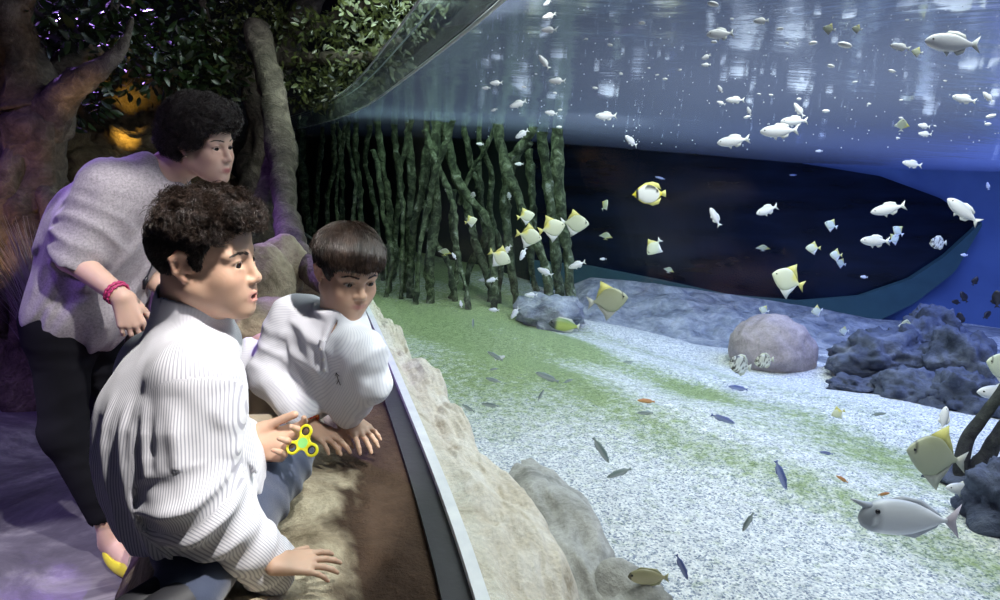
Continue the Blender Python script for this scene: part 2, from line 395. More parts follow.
# back wall of the tank (blue) and everything standing in front of it
WALL = spline(np.array([(-4.2, 9.2), (-2.2, 8.4), (-.6, 6.7), (.5, 5.95), (1.6, 5.6), (2.9, 5.45), (4.0, 5.25), (4.9, 4.7), (5.6, 3.6), (6.1, 2.0), (6.3, -.8)]), 160)
def wallmesh(name, path, z0, z1, m, nz=14, off=0):
    d = np.gradient(path, axis=0); d /= np.linalg.norm(d, axis=1)[:, None]; p = path+off*np.stack([d[:, 1], -d[:, 0]], 1)
    zs = np.linspace(z0, z1, nz); V = np.array([[*q, z] for q in p for z in zs]); return mesh(name, V, grid_faces(len(p), nz), m)
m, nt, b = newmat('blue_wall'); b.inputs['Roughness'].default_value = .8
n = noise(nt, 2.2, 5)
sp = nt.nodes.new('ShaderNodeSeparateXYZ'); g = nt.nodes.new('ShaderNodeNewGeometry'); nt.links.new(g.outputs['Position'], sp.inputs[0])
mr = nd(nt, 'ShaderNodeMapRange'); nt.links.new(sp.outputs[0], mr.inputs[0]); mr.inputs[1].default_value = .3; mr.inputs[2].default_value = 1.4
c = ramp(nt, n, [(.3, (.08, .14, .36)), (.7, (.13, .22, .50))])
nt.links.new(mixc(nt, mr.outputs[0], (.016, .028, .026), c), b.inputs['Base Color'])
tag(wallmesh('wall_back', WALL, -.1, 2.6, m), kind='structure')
def wall_hit(u, v, off):                       # where the sight line meets the wall, a little in front of it
    d = ray(u, v); best = None
    for i in range(len(WALL)-1):
        a, bb = WALL[i], WALL[i+1]; e = bb-a; n = np.array([e[1], -e[0]]); n /= np.linalg.norm(n); a2 = a+n*off
        den = d[0]*n[0]+d[1]*n[1]
        if abs(den) < 1e-9: continue
        t = (a2@n)/den; q = d[:2]*t; s = ((q-a2)@e)/(e@e)
        if t > 0 and -.05 <= s <= 1.05: best = np.array([*q, CZ+d[2]*t]); nn = np.array([*n, 0.])
        if best is not None: return best, nn
def wall_patch(name, top, bot, off, thick, m):
    """a panel on the curved wall between an upper and a lower outline, with real thickness"""
    n = 90; us = np.linspace(top[0][0], top[-1][0], n); V = []; nz = 12
    for u in us:
        v0 = np.interp(u, *np.array(top).T); v1 = np.interp(u, *np.array(bot).T)
        for s in np.linspace(0, 1, nz): V.append(wall_hit(u, v0+(v1-v0)*s, off)[0])
    V = np.array(V); N = np.array([wall_hit(u, 200, off)[1] for u in us for s in range(nz)])
    f = grid_faces(n, nz); back = V-N*thick; q = n*nz
    rim = [i*nz for i in range(n)]+[(n-1)*nz+j for j in range(1, nz)]+[i*nz+nz-1 for i in range(n-2, -1, -1)]+[j for j in range(nz-2, 0, -1)]
    side = [(rim[i], rim[(i+1) % len(rim)], rim[(i+1) % len(rim)]+q, rim[i]+q) for i in range(len(rim))]
    return mesh(name, np.concatenate([V, back]), [tuple(x) for x in f]+[tuple(x+q) for x in f[:, ::-1]]+side, m, smooth=False)
mdark, nt, b = newmat('dark_glass'); b.inputs['Roughness'].default_value = .25; b.inputs['Base Color'].default_value = (.004, .006, .012, 1); b.inputs['Specular IOR Level'].default_value = .3
nt.links.new(ramp(nt, noise(nt, 1.5, 6, .6, vec=coord(nt, 'Object', (1, 1, 5))), [(.35, (.002, .004, .010)), (.75, (.008, .016, .048))]), b.inputs['Base Color'])
UPP = [(530, 100), (560, 108), (640, 132), (720, 152), (800, 163), (880, 176), (940, 198), (976, 222)]
LOW = [(530, 262), (590, 268), (660, 282), (730, 297), (800, 303), (860, 298), (910, 281), (945, 258), (976, 226)]
LOW2 = [(530, 292), (590, 296), (660, 310), (730, 322), (800, 330), (868, 326), (915, 303), (955, 272), (982, 226)]
w2 = wall_patch('window_2', UPP, LOW, .06, .05, mdark); tag(w2, 'dark rounded viewing window in the far tank wall', kind='structure')
LOWT = [(x, y-1.5) for x, y in LOW]
t8 = wall_patch('trim_8', LOWT[:-1]+[(982, 222)], LOW2, .12, .11, plain('teal_sill', (.045, .115, .14), .8, bscale=20)); tag(t8, kind='structure')
# water surface
m, nt, b = newmat('water'); out = nt.nodes['Material Output']; nt.nodes.remove(b)
gl = nd(nt, 'ShaderNodeBsdfGlossy'); gl.inputs['Roughness'].default_value = .13; gl.inputs[0].default_value = (.78, .85, 1, 1)
tr = nd(nt, 'ShaderNodeBsdfTransparent'); tr.inputs[0].default_value = (.95, 1, 1, 1)
tl = nd(nt, 'ShaderNodeBsdfTranslucent'); tl.inputs[0].default_value = (.34, .42, .66, 1)
vec = coord(nt, 'Object', (.8, 1.3, 1))
h1 = noise(nt, 1.5, 5, .52, vec=vec, dist=.8)
bp = nd(nt, 'ShaderNodeBump'); bp.inputs['Strength'].default_value = .17; bp.inputs['Distance'].default_value = .05; nt.links.new(h1, bp.inputs['Height'])
for q in (gl, tl): nt.links.new(bp.outputs[0], q.inputs['Normal'])
lw = nd(nt, 'ShaderNodeLayerWeight'); lw.inputs[0].default_value = .5
mr = nd(nt, 'ShaderNodeMapRange'); nt.links.new(lw.outputs['Facing'], mr.inputs[0]); mr.inputs[1].default_value = .30; mr.inputs[2].default_value = .65; mr.inputs[3].default_value = .04; mr.inputs[4].default_value = 1
m1 = nd(nt, 'ShaderNodeMixShader'); m1.inputs[0].default_value = .12; nt.links.new(gl.outputs[0], m1.inputs[1]); nt.links.new(tl.outputs[0], m1.inputs[2])
m2 = nd(nt, 'ShaderNodeMixShader'); nt.links.new(mr.outputs[0], m2.inputs[0]); nt.links.new(tr.outputs[0], m2.inputs[1]); nt.links.new(m1.outputs[0], m2.inputs[2])
nt.links.new(m2.outputs[0], out.inputs[0])
a_, b_ = 70, 70; V = []
for y in np.linspace(-.85, 8.4, a_):
    x0 = gx(y)+.05; x1 = np.interp(-y, -WALL[::-1][:, 1][::-1][::1], WALL[:, 0]) if False else 6.4
    for x in np.linspace(x0, x1, b_): V.append((x, y, float(zsurf(x, y))))
V = np.array(V); V[:, 2] += .004*fbm(V*[3, 3, 0], 3)*np.clip((V[:, 0]-gx(V[:, 1])-.05)*5, 0, 1)
tag(mesh('water_surface', V, grid_faces(a_, b_), m), kind='structure')
# sand bed
def zsand(x, y):
    x = np.asarray(x, float); y = np.asarray(y, float)
    return .35-.24*np.clip((y-2.6)/2.6,0,1)*np.clip((x+.2)/1.5,0,1)+.03*fbm(np.stack([x*.9, y*.9, 0*x], -1), 3)+.012*np.sin(x*5+y*7+2*fbm(np.stack([x, y, 0*x+3], -1), 2))
m, nt, b = newmat('coarse_sand'); b.inputs['Roughness'].default_value = .95; b.inputs['Specular IOR Level'].default_value = .1
vo = nd(nt, 'ShaderNodeTexVoronoi'); vo.inputs['Scale'].default_value = 190; g = nt.nodes.new('ShaderNodeNewGeometry'); nt.links.new(g.outputs['Position'], vo.inputs['Vector'])
sp = nt.nodes.new('ShaderNodeSeparateColor'); nt.links.new(vo.outputs['Color'], sp.inputs[0])
grain = ramp(nt, sp.outputs[0], [(0, (.20, .24, .33)), (.20, (.44, .49, .57)), (.42, (.74, .77, .79)), (1, (.95, .95, .94))])
grain = mixc(nt, .5, grain, ramp(nt, noise(nt, 34, 5, .75), [(.38, (.45, .48, .54)), (.58, (1, 1, 1))]), 'MULTIPLY')
a = nd(nt, 'ShaderNodeVertexColor'); a.layer_name = 'Col'
sa = nt.nodes.new('ShaderNodeSeparateColor'); nt.links.new(a.outputs[0], sa.inputs[0])
nz = noise(nt, 26, 6, .75); mm = nt.nodes.new('ShaderNodeMath'); mm.operation = 'MULTIPLY_ADD'; nt.links.new(nz, mm.inputs[0]); mm.inputs[1].default_value = 1.5; nt.links.new(sa.outputs[0], mm.inputs[2])
mr = nd(nt, 'ShaderNodeMapRange'); nt.links.new(mm.outputs[0], mr.inputs[0]); mr.inputs[1].default_value = .80; mr.inputs[2].default_value = 1.32; mr.inputs[4].default_value = .82
nt.links.new(mixc(nt, mr.outputs[0], grain, mixc(nt, .6, (.24, .35, .08), grain, 'MULTIPLY')), b.inputs['Base Color'])
bump(nt, b, noise(nt, 80, 4, .7), .7, .012)
xs = np.linspace(-3.4, 6.4, 260); ys = np.linspace(-.9, 8.8, 260); X, Y = np.meshgrid(xs, ys, indexing='ij')
# algae film: bands that run from the roots towards the right, fading out near the front
def algae(x, y):
    w_ = .25*fbm(np.stack([x*1.4, y*1.4, 0*x+9], -1), 3)
    s = y+1.32*x+w_
    patch = lambda c, wd: np.exp(-((s-c)/wd)**2)
    a = 1.15*patch(4.10, .27)*np.clip((x+.3)/.4, 0, 1)*(.72+.55*vnoise(np.stack([x*3.1+y, y*3.1, 0*x+8], -1)))+.55*patch(3.30, .30)+.35*patch(4.75, .16)
    a = a+1.0*np.clip((.62-x)/.55, 0, 1)*np.clip((y-2.0)/.9, 0, 1)*(.75+.35*vnoise(np.stack([x*2.3, y*2.3, 0*x+1], -1)))
    return np.clip(a*.75, 0, 1.0)*np.clip((2.0-x)/.5, 0, 1)
keep = (X > gx(Y)+.02)
Vs = np.stack([X, Y, zsand(X, Y)], -1).reshape(-1, 3); fs = grid_faces(260, 260); kp = keep.ravel(); fs = fs[kp[fs].all(1)]
ag = algae(X, Y).ravel()
tag(mesh('tank_floor', Vs, fs, m, cols=np.stack([ag, ag, ag], 1)), kind='structure')
# dark hall behind the trees
m = rocky('hall_rock', [(.3, (.012, .012, .018)), (.6, (.05, .045, .04)), (.8, (.10, .085, .06))], 1.5, .95, .9, .12, 10)
xs = np.linspace(-9, -1.2, 90); zs = np.linspace(0, 6, 60); X, Z = np.meshgrid(xs, zs, indexing='ij')
Yb = 7.4+.35*(X+3)*0+ .5*fbm(np.stack([X*.8, Z*.8, 0*X], -1), 4)+np.clip(-1.8-X, -1, 10)*-.10+np.clip(X+2.9, 0, 3)*2.0
tag(mesh('wall_outer', np.stack([X, Yb, Z], -1).reshape(-1, 3), grid_faces(90, 60), m), kind='structure')
m = plain('night_blue_ceiling', (.05, .07, .20), .9)
tag(mesh('ceiling', *join([prism([(-9, -2, 5.2), (1, -2, 5.2), (1, 11, 5.2), (-9, 11, 5.2)], (0, 0, 1), .1)]), m, smooth=False), kind='structure')
# ---------------------------------------------------------------- people
M_SKIN = vcolmat('skin', .48, .12, .4, bscale=220, bstr=.12, bdist=.001)
M_EYE = vcolmat('eye', .12, 0, .35)
def hairmat(name, dark, lite):
    m, nt, b = newmat(name); b.inputs['Roughness'].default_value = .34; b.inputs['Specular IOR Level'].default_value = .5
    nt.links.new(ramp(nt, noise(nt, 70, 3, .6), [(.35, dark), (.7, lite)]), b.inputs['Base Color']); return m
M_HAIR = hairmat('dark_brown_hair', (.018, .011, .008), (.055, .034, .025))
M_BLACKHAIR = hairmat('black_hair', (.010, .008, .008), (.034, .024, .022)); M_BLACKHAIR.node_tree.nodes['Principled BSDF'].inputs['Roughness'].default_value = .5
M_BROW = hairmat('brow_hair', (.02, .012, .008), (.05, .03, .02))
def frame(yaw, pitch=0, tilt=0):
    """rows: forward, left, up.  yaw from +X towards +Y, pitch up, tilt = head leaning to its left"""
    cy_, sy = math.cos(yaw), math.sin(yaw); cp, sp_ = math.cos(pitch), math.sin(pitch)
    f = np.array([cy_*cp, sy*cp, sp_]); l = np.array([-sy, cy_, 0]); u = np.cross(f, l)
    c, s = math.cos(tilt), math.sin(tilt); l2 = l*c-u*s*1.0; u2 = u*c+l*s
    return np.array([f, l2, u2])
class Head:
    def __init__(s, o, R, sc, mouth=0.0, female=False, child=True, low=1.0):
        s.low = low
        s.o = np.asarray(o, float); s.R = R; s.s = sc; s.mouth = mouth; s.female = female; s.child = child
    def w(s, p):
        p = np.array(p, float)
        if p[2] < 0: p[2] *= s.low
        return s.o+(p*s.s)@s.R
    def loc(s, p):
        q = ((np.asarray(p)-s.o)@s.R.T)/s.s; q[..., 2] = np.where(q[..., 2] < 0, q[..., 2]/s.low, q[..., 2]); return q
    def build(s, f):
        w, c = s.w, s.s; K = .02*c
        E = lambda p, r, k=K, op='u': f.ell(w(p), np.asarray(r)*c, s.R, k, op)
        C = lambda a, b, ra, rb=None, k=K, op='u': f.cone(w(a), w(b), ra*c, (ra if rb is None else rb)*c, k*1.0, op)
        E((-.012, 0, .036), (.088, .074, .078)); E((.028, 0, .045), (.056, .062, .056))
        E((.028, 0, -.035), (.058, .056, .082), .03*c)
        for sg in (1, -1):
            C((.0, sg*.052, -.050), (.066, sg*.014, -.096), .020, .016, .03*c)
            E((.054, sg*.036, -.034), (.030, .027, .030), .02*c)
            E((.048, sg*.026, -.066), (.030, .024, .026), .02*c)
        E((.074, 0, -.098), (.019, .022, .016), .016*c)
        E((.070, 0, -.064), (.024, .030, .026), .02*c)
        for sg in (1, -1): C((.080, sg*.010, .019), (.064, sg*.048, .016), .0085, .008, .014*c)
        for sg in (1, -1): E((.092, sg*.031, -.001), (.016, .021, .0125), .010*c, 's')
        # nose
        C((.080, 0, .008), (.0995, 0, -.029), .0070, .0088, .012*c); E((.0985, 0, -.034), (.0105, .0105, .0088), .008*c)
        for sg in (1, -1): E((.0905, sg*.0125, -.0375), (.0105, .0070, .0072), .006*c)
        for sg in (1, -1): E((.096, sg*.0062, -.0445), (.0050, .0032, .0036), .003*c, 's')
        # lids
        for sg in (1, -1): f.ball(w((.0695, sg*.031, -.001)), .0150*c, .004*c)
        for sg in (1, -1): E((.086, sg*.0315, -.0022), (.0140, .0142, .0060 if s.child else .0050), .0022*c, 's')
        for sg in (1, -1): C((.0805, sg*.022, -.013), (.075, sg*.042, -.012), .003, .0025, .008*c)
        # lips
        mo = s.mouth
        for sg in (1, -1):
            C((.0945, 0, -.0635), (.086, sg*.0225, -.0675), .0046, .0026, .007*c)
            C((.0925, 0, -.0735-.6*mo), (.085, sg*.020, -.069-.3*mo), .0056, .0028, .007*c)
        C((.1035, -.012, -.0682-.3*mo), (.1035, .012, -.0682-.3*mo), .0018, .0018, .003*c, 's')
        for sg in (1, -1): C((.1035, 0, -.0682-.3*mo), (.0925, sg*.021, -.0680-.25*mo), .0018, .0010, .003*c, 's')
        if mo > .002: E((.094, 0, -.0685-.3*mo), (.016, .0125, .0022+.42*mo), .002*c, 's')
        # ears
        for sg in (1, -1):
            for (a, b_, ra, rb) in (((-.012, .071, .012), (.004, .075, .022), .0055, .0055), ((-.012, .078, .012), (-.020, .082, .012), .005, .005), ((.004, .074, .022), (-.012, .082, .024), .0050, .0050), ((-.012, .082, .024), (-.025, .084, .010), .0048, .0046), ((-.025, .084, .010), (-.021, .080, -.014), .0046, .0044), ((-.021, .080, -.014), (-.006, .073, -.030), .0044, .0062), ((-.010, .078, .012), (-.012, .077, -.012), .0034, .0040), ((.005, .072, -.006), (.004, .071, -.014), .0042, .0042)):
                C((a[0], sg*a[1], a[2]), (b_[0], sg*b_[1], b_[2]), ra, rb, .004*c)
            E((-.012, sg*.0735, .002), (.014, .0045, .024), .006*c)
    def colour(s, V, base, lip):
        q = s.loc(V); col = np.tile(np.asarray(base, float), (len(V), 1))
        near = (np.abs(q) < .16).all(1)
        # lips, ears and cheeks a little redder
        ml = np.exp(-(((q[:, 2]+.0685+.25*s.mouth)/(.0082+.5*s.mouth))**4))*np.exp(-((q[:, 1]/.021)**4))*(q[:, 0] > .080)
        col = col*(1-ml[:, None])+np.asarray(lip)*ml[:, None]
        if s.mouth > .002:
            inn = np.exp(-(((q[:, 2]+.0685+.3*s.mouth)/(.002+.42*s.mouth))**4))*np.exp(-((q[:, 1]/.013)**4))*np.clip((.0925-q[:, 0])/.004, 0, 1)*(q[:, 0] > .07)
            col = col*(1-inn[:, None])+np.array([.06, .012, .012])*inn[:, None]
        ch = np.exp(-((q[:, 2]+.03)/.025)**2)*np.exp(-((np.abs(q[:, 1])-.04)/.02)**2)*(q[:, 0] > .03)*near
        er = (np.abs(q[:, 1]) > .074)*(np.abs(q[:, 0]) < .05)*near
        tint = .12*ch+.18*er
        col = col*(1-tint[:, None]*np.array([.0, .55, .6]))
        lash = np.zeros(len(V))
        for sg in (1, -1):
            r = np.sqrt(((q[:, 1]-sg*.0315)/.0135)**2+((q[:, 2]+.0005)/.0066)**2); lash = np.maximum(lash, np.exp(-((r-1.0)/.16)**2)*(q[:, 0] > .066)*(q[:, 2] > -.002)*(np.abs(r-1) < .4))
        col = col*(1-.88*lash[:, None])
        return col
    def extras(s, parent, gaze, iris=(.035, .017, .009)):
        g = unit(gaze)
        for sg in (1, -1):
            c = s.w((.0695, sg*.031, -.001)); l = unit(np.cross((0, 0, 1), g)); Rr = np.array([g, l, np.cross(g, l)])
            V, Q = uvball(c, .0134*s.s, 28, 40, Rr)
            an = np.arccos(np.clip(((V-c)/(.0134*s.s))@g, -1, 1)); k = np.tile(np.array([.36, .32, .30]), (len(V), 1))
            k[an < .62] = iris; k[an < .28] = (.004, .004, .004); k[(an > .54) & (an < .64)] = np.array(iris)*.3
            mesh('eye', V, Q, M_EYE, parent, cols=k)
    def brow(s, parent, f, thick=.0034, n=170, lift=0, m=None):
        """short hairs laid on the brow, each root found on the skin"""
        L = []
        for sg in (1, -1):
            for i in range(n):
                t = rng.random(); y = .0115+.038*t; z = .0205+lift+.0065*math.sin(min(t/.65, 1)*1.5)*.6-.005*max(t-.65, 0)/.35+rng.normal()*thick*.5*(1-.6*t)
                L.append((sg, t, y, z))
        xs = np.linspace(.112, .045, 68); G = np.array([s.w((x, sg*y, z)) for sg, t, y, z in L for x in xs]); D = f.ev(G).reshape(len(L), 68)
        pp = {1: [], -1: []}
        for (sg, t, y, z), dd in zip(L, D):
            i = int(np.argmax(dd < 0)); x = xs[i]+.0002
            q = s.w((x, sg*y, z)); b_ = s.w((x-.0015-.002*t, sg*(y+.006), z+.0035*(1-t)-.0015)); mid = (q+b_)/2+s.R[0]*.0004*s.s
            pp[sg].append(tube_data([q, mid, b_], [.0005*s.s, .0005*s.s, .0002*s.s], 3, False))
        for sg in (1, -1): mesh('eyebrow', *join(pp[sg]), m or M_BROW, parent)
def strands(parent, name, roots, dirs, length, rad, m, curl=0, segs=6, grav=0.0, flowfn=None, clump=0):
    """hair locks grown from the roots along dirs, one mesh"""
    N = len(roots); L = np.broadcast_to(length, (N,)); rv = rng.normal(size=(N, 3))
    if clump:
        cl = np.stack([vnoise(roots*clump+7*i) for i in range(3)], 1); rv = cl*6+.35*rv; dirs = dirs+cl*.9; dirs /= np.linalg.norm(dirs, axis=1)[:, None]
    ax1 = np.cross(dirs, rv); ax1 /= np.linalg.norm(ax1, axis=1)[:, None]+1e-9
    ax2 = np.cross(dirs, ax1); ph = rng.random(N)*6.28; fr_ = 1.2+rng.random(N)*.9
    if clump: ph = 5*vnoise(roots*clump*.8+31)+.5*rng.random(N); fr_ = .9+.3*vnoise(roots*clump+55)
    cen = []; p = roots.copy(); d = dirs.copy()
    for i in range(segs+1):
        t = i/segs
        off = curl*L[:, None]*((np.cos(ph+fr_*6.28*t)-np.cos(ph))[:, None]*ax1+(np.sin(ph+fr_*6.28*t)-np.sin(ph))[:, None]*ax2)
        cen.append(p+off)
        d = d+np.array([0, 0, -grav]); 
        if flowfn is not None: d = flowfn(p, d, t)
        d = d/np.linalg.norm(d, axis=1)[:, None]; p = p+d*(L/segs)[:, None]
    cen = np.stack(cen, 1); T = np.gradient(cen, axis=1); T /= np.linalg.norm(T, axis=2)[..., None]+1e-9
    A = np.cross(T, ax1[:, None]); A /= np.linalg.norm(A, axis=2)[..., None]+1e-9; B = np.cross(T, A)
    r = np.broadcast_to(rad, (N,))[:, None]*np.array([.8+.2*math.sin(i/segs*3.1) if i < segs else .12 for i in range(segs+1)])[None]
    ring = [cen+r[..., None]*(math.cos(a)*A+math.sin(a)*B) for a in (0, 2.09, 4.19)]
    V = np.stack(ring, 2).reshape(-1, 3); b_ = (np.arange(N)*(segs+1)*3)[:, None, None]
    i, j = np.meshgrid(np.arange(segs), np.arange(3), indexing='ij'); i = i.ravel(); j = j.ravel(); j2 = (j+1) % 3
    q = np.stack([i*3+j, i*3+j2, (i+1)*3+j2, (i+1)*3+j], 1); Q = (b_+q[None]).reshape(-1, 4)
    return mesh(name, V, Q, m, parent)
def hair_cap(h, parent, thick, hairline, name='hair', m=None, res=.0028, disp=None, extra=None):
    """a shell over the skull, cut by the hairline (local function: positive = hair)"""
    f = Field(); c = h.s
    f.ell(h.w((-.012, 0, .036)), (np.array((.088, .074, .078))+thick)*c, h.R, .02); f.ell(h.w((.028, 0, .045)), (np.array((.056, .062, .056))+thick*.8)*c, h.R, .02)
    if extra: extra(f)
    f.ops.append((lambda p: -hairline(h.loc(p))*c, h.o, 1e3, .006*c, 'x'))
    base_ev = f.ev
    f.ops[-1] = (lambda p: hairline(h.loc(p))*c, h.o, 1e3, .006*c, 's')
    if disp: f.disp = lambda p: disp(h.loc(p))*c; f.dmax = .012
    V, Q = f.mesh(res)
    return mesh(name, V, Q, m or M_HAIR, parent), V, Q
def sample(V, Q, n):
    a = np.linalg.norm(np.cross(V[Q[:, 2]]-V[Q[:, 0]], V[Q[:, 3]]-V[Q[:, 1]]), axis=1); i = rng.choice(len(Q), n, p=a/a.sum())
    wts = rng.dirichlet(np.ones(4), n); return (V[Q[i]]*wts[..., None]).sum(1), vnormals(V, Q)[Q[i, 0]]
def hand(f, wrist, d, n, side, s, curls, spread=.12, thumb=(.55, .25, .2), thumb_out=.75, k=.007):
    """palm and five fingers: d towards the fingers, n the back of the hand, side +1 right / -1 left"""
    d = unit(d); n = unit(n-np.dot(n, d)*d); lat = np.cross(n, d)*side; W = np.asarray(wrist, float)
    w = lambda x, y, z=0: W+s*(x*d+y*lat+z*n)
    kn = [(.092, .031), (.096, .010), (.091, -.011), (.083, -.030)]
    ln = [.070, .079, .073, .057]; rd = [.0088, .0090, .0086, .0076]
    for (x, y), r in zip(kn, rd):
        f.cone(w(.004, y*.52), w(x, y, .002), .0165*s, (r+.0022)*s, .014*s)
    f.cone(w(.03, .0, -.006), w(.075, 0, -.006), .016*s, .012*s, .02*s)
    f.cone(w(.012, .020, -.008), w(.045, .034, -.012), .017*s, .014*s, .014*s)
    tips = []
    for i in range(4):
        x, y = kn[i]; p = w(x, y, .001); ang = (1.5-i)*spread; dr = d*math.cos(ang)+lat*math.sin(ang); up = n; a = 0
        cs = curls[i] if hasattr(curls[0], '__len__') else curls; r = rd[i]*s
        for j, (fr_, cu) in enumerate(zip((.44, .31, .25), cs)):
            c_, s_ = math.cos(cu), math.sin(cu); dr, up = dr*c_-up*s_, up*c_+dr*s_; e = p+dr*ln[i]*fr_*s
            f.cone(p, e, r, r*.90 if j < 2 else r*.80, (k if j == 0 else .002)*s); f.ball(p+up*.0012*s, r*1.02, .002*s); p = e; r *= .91
        tips.append(p)
    p = w(.030, .032, -.010); dr = unit(d*math.cos(thumb_out)+lat*math.sin(thumb_out)-n*.25); up = n; r = .0108*s
    ax = unit(np.cross(dr, n))
    for j, (L, cu) in enumerate(zip((.036, .032, .027), thumb)):
        c_, s_ = math.cos(cu), math.sin(cu); dr = unit(dr*c_+(d*.8-n*.35)*s_*.9); e = p+dr*L*s
        f.cone(p, e, r, r*.92, (.012 if j == 0 else .003)*s); p = e; r *= .93
    tips.append(p)
    return tips
def ori_ell(f, c, R, r, k=.03): f.ell(c, r, R, k)
def collar_cut(f, c, n, r):
    c = np.asarray(c, float); n = unit(n)
    def fn(p):
        q = p-c; h = q@n; e = np.linalg.norm(q-h[:, None]*n, axis=1); return np.maximum(-h, e-r)
    f.ops.append((fn, c, 1e3, .004, 's'))
def limb_coord(V, bones):
    """arc-length coordinate across the nearest limb, for woven stripes that run along it"""
    best = np.full(len(V), 9.); out = np.zeros(len(V))
    for a, b, ref, rad, wgt in bones:
        a = np.asarray(a, float); b = np.asarray(b, float); ax = unit(b-a); ref = unit(np.asarray(ref, float)-np.dot(ref, ax)*ax); o2 = np.cross(ax, ref)
        q = V-a; h = np.clip(q@ax/np.linalg.norm(b-a), 0, 1); e = q-(h*np.linalg.norm(b-a))[:, None]*ax; dd = np.linalg.norm(e, axis=1)/wgt
        c = np.arctan2(e@o2, e@ref)*rad if rad else q@ref; m_ = dd < best; best[m_] = dd[m_]; out[m_] = c[m_]
    return out
def cloth(name, base, line, pitch, width, rough=.85, weave=900, lstr=1.0, sheen=.2):
    m, nt, b = newmat(name); b.inputs['Roughness'].default_value = rough; b.inputs['Specular IOR Level'].default_value = .2; b.inputs['Sheen Weight'].default_value = sheen
    a = nd(nt, 'ShaderNodeAttribute'); a.attribute_name = 'stripe'
    q = nd(nt, 'ShaderNodeMath', operation='MULTIPLY'); nt.links.new(a.outputs['Fac'], q.inputs[0]); q.inputs[1].default_value = 1/pitch
    fr_ = nd(nt, 'ShaderNodeMath', operation='FRACT'); nt.links.new(q.outputs[0], fr_.inputs[0])
    c = ramp(nt, fr_.outputs[0], [(0, base), (1-width-.12, base), (1-width, line), (.95, line), (1, base)])
    nt.links.new(c, b.inputs['Base Color']); bump(nt, b, noise(nt, weave, 2), .15, .001)
    return m
def folds(dirs, amp, freq, seed=0, along=None):
    """soft cloth folds: a few wave trains bent by noise"""
    dirs = [unit(d) for d in dirs]
    def fn(p):
        if along is not None: p = p-.75*(p@along)[:, None]*along
        w_ = fbm(p*6+seed, 2); s = 0
        for i, d in enumerate(dirs):
            g = np.clip(vnoise(p*7+seed+11*i)+.45, 0, 1)
            s = s+g*(.5+.5*np.cos(2*freq*(p@d)+3.4*w_+i))**2
        return -amp*s/len(dirs)*1.4
    return fn
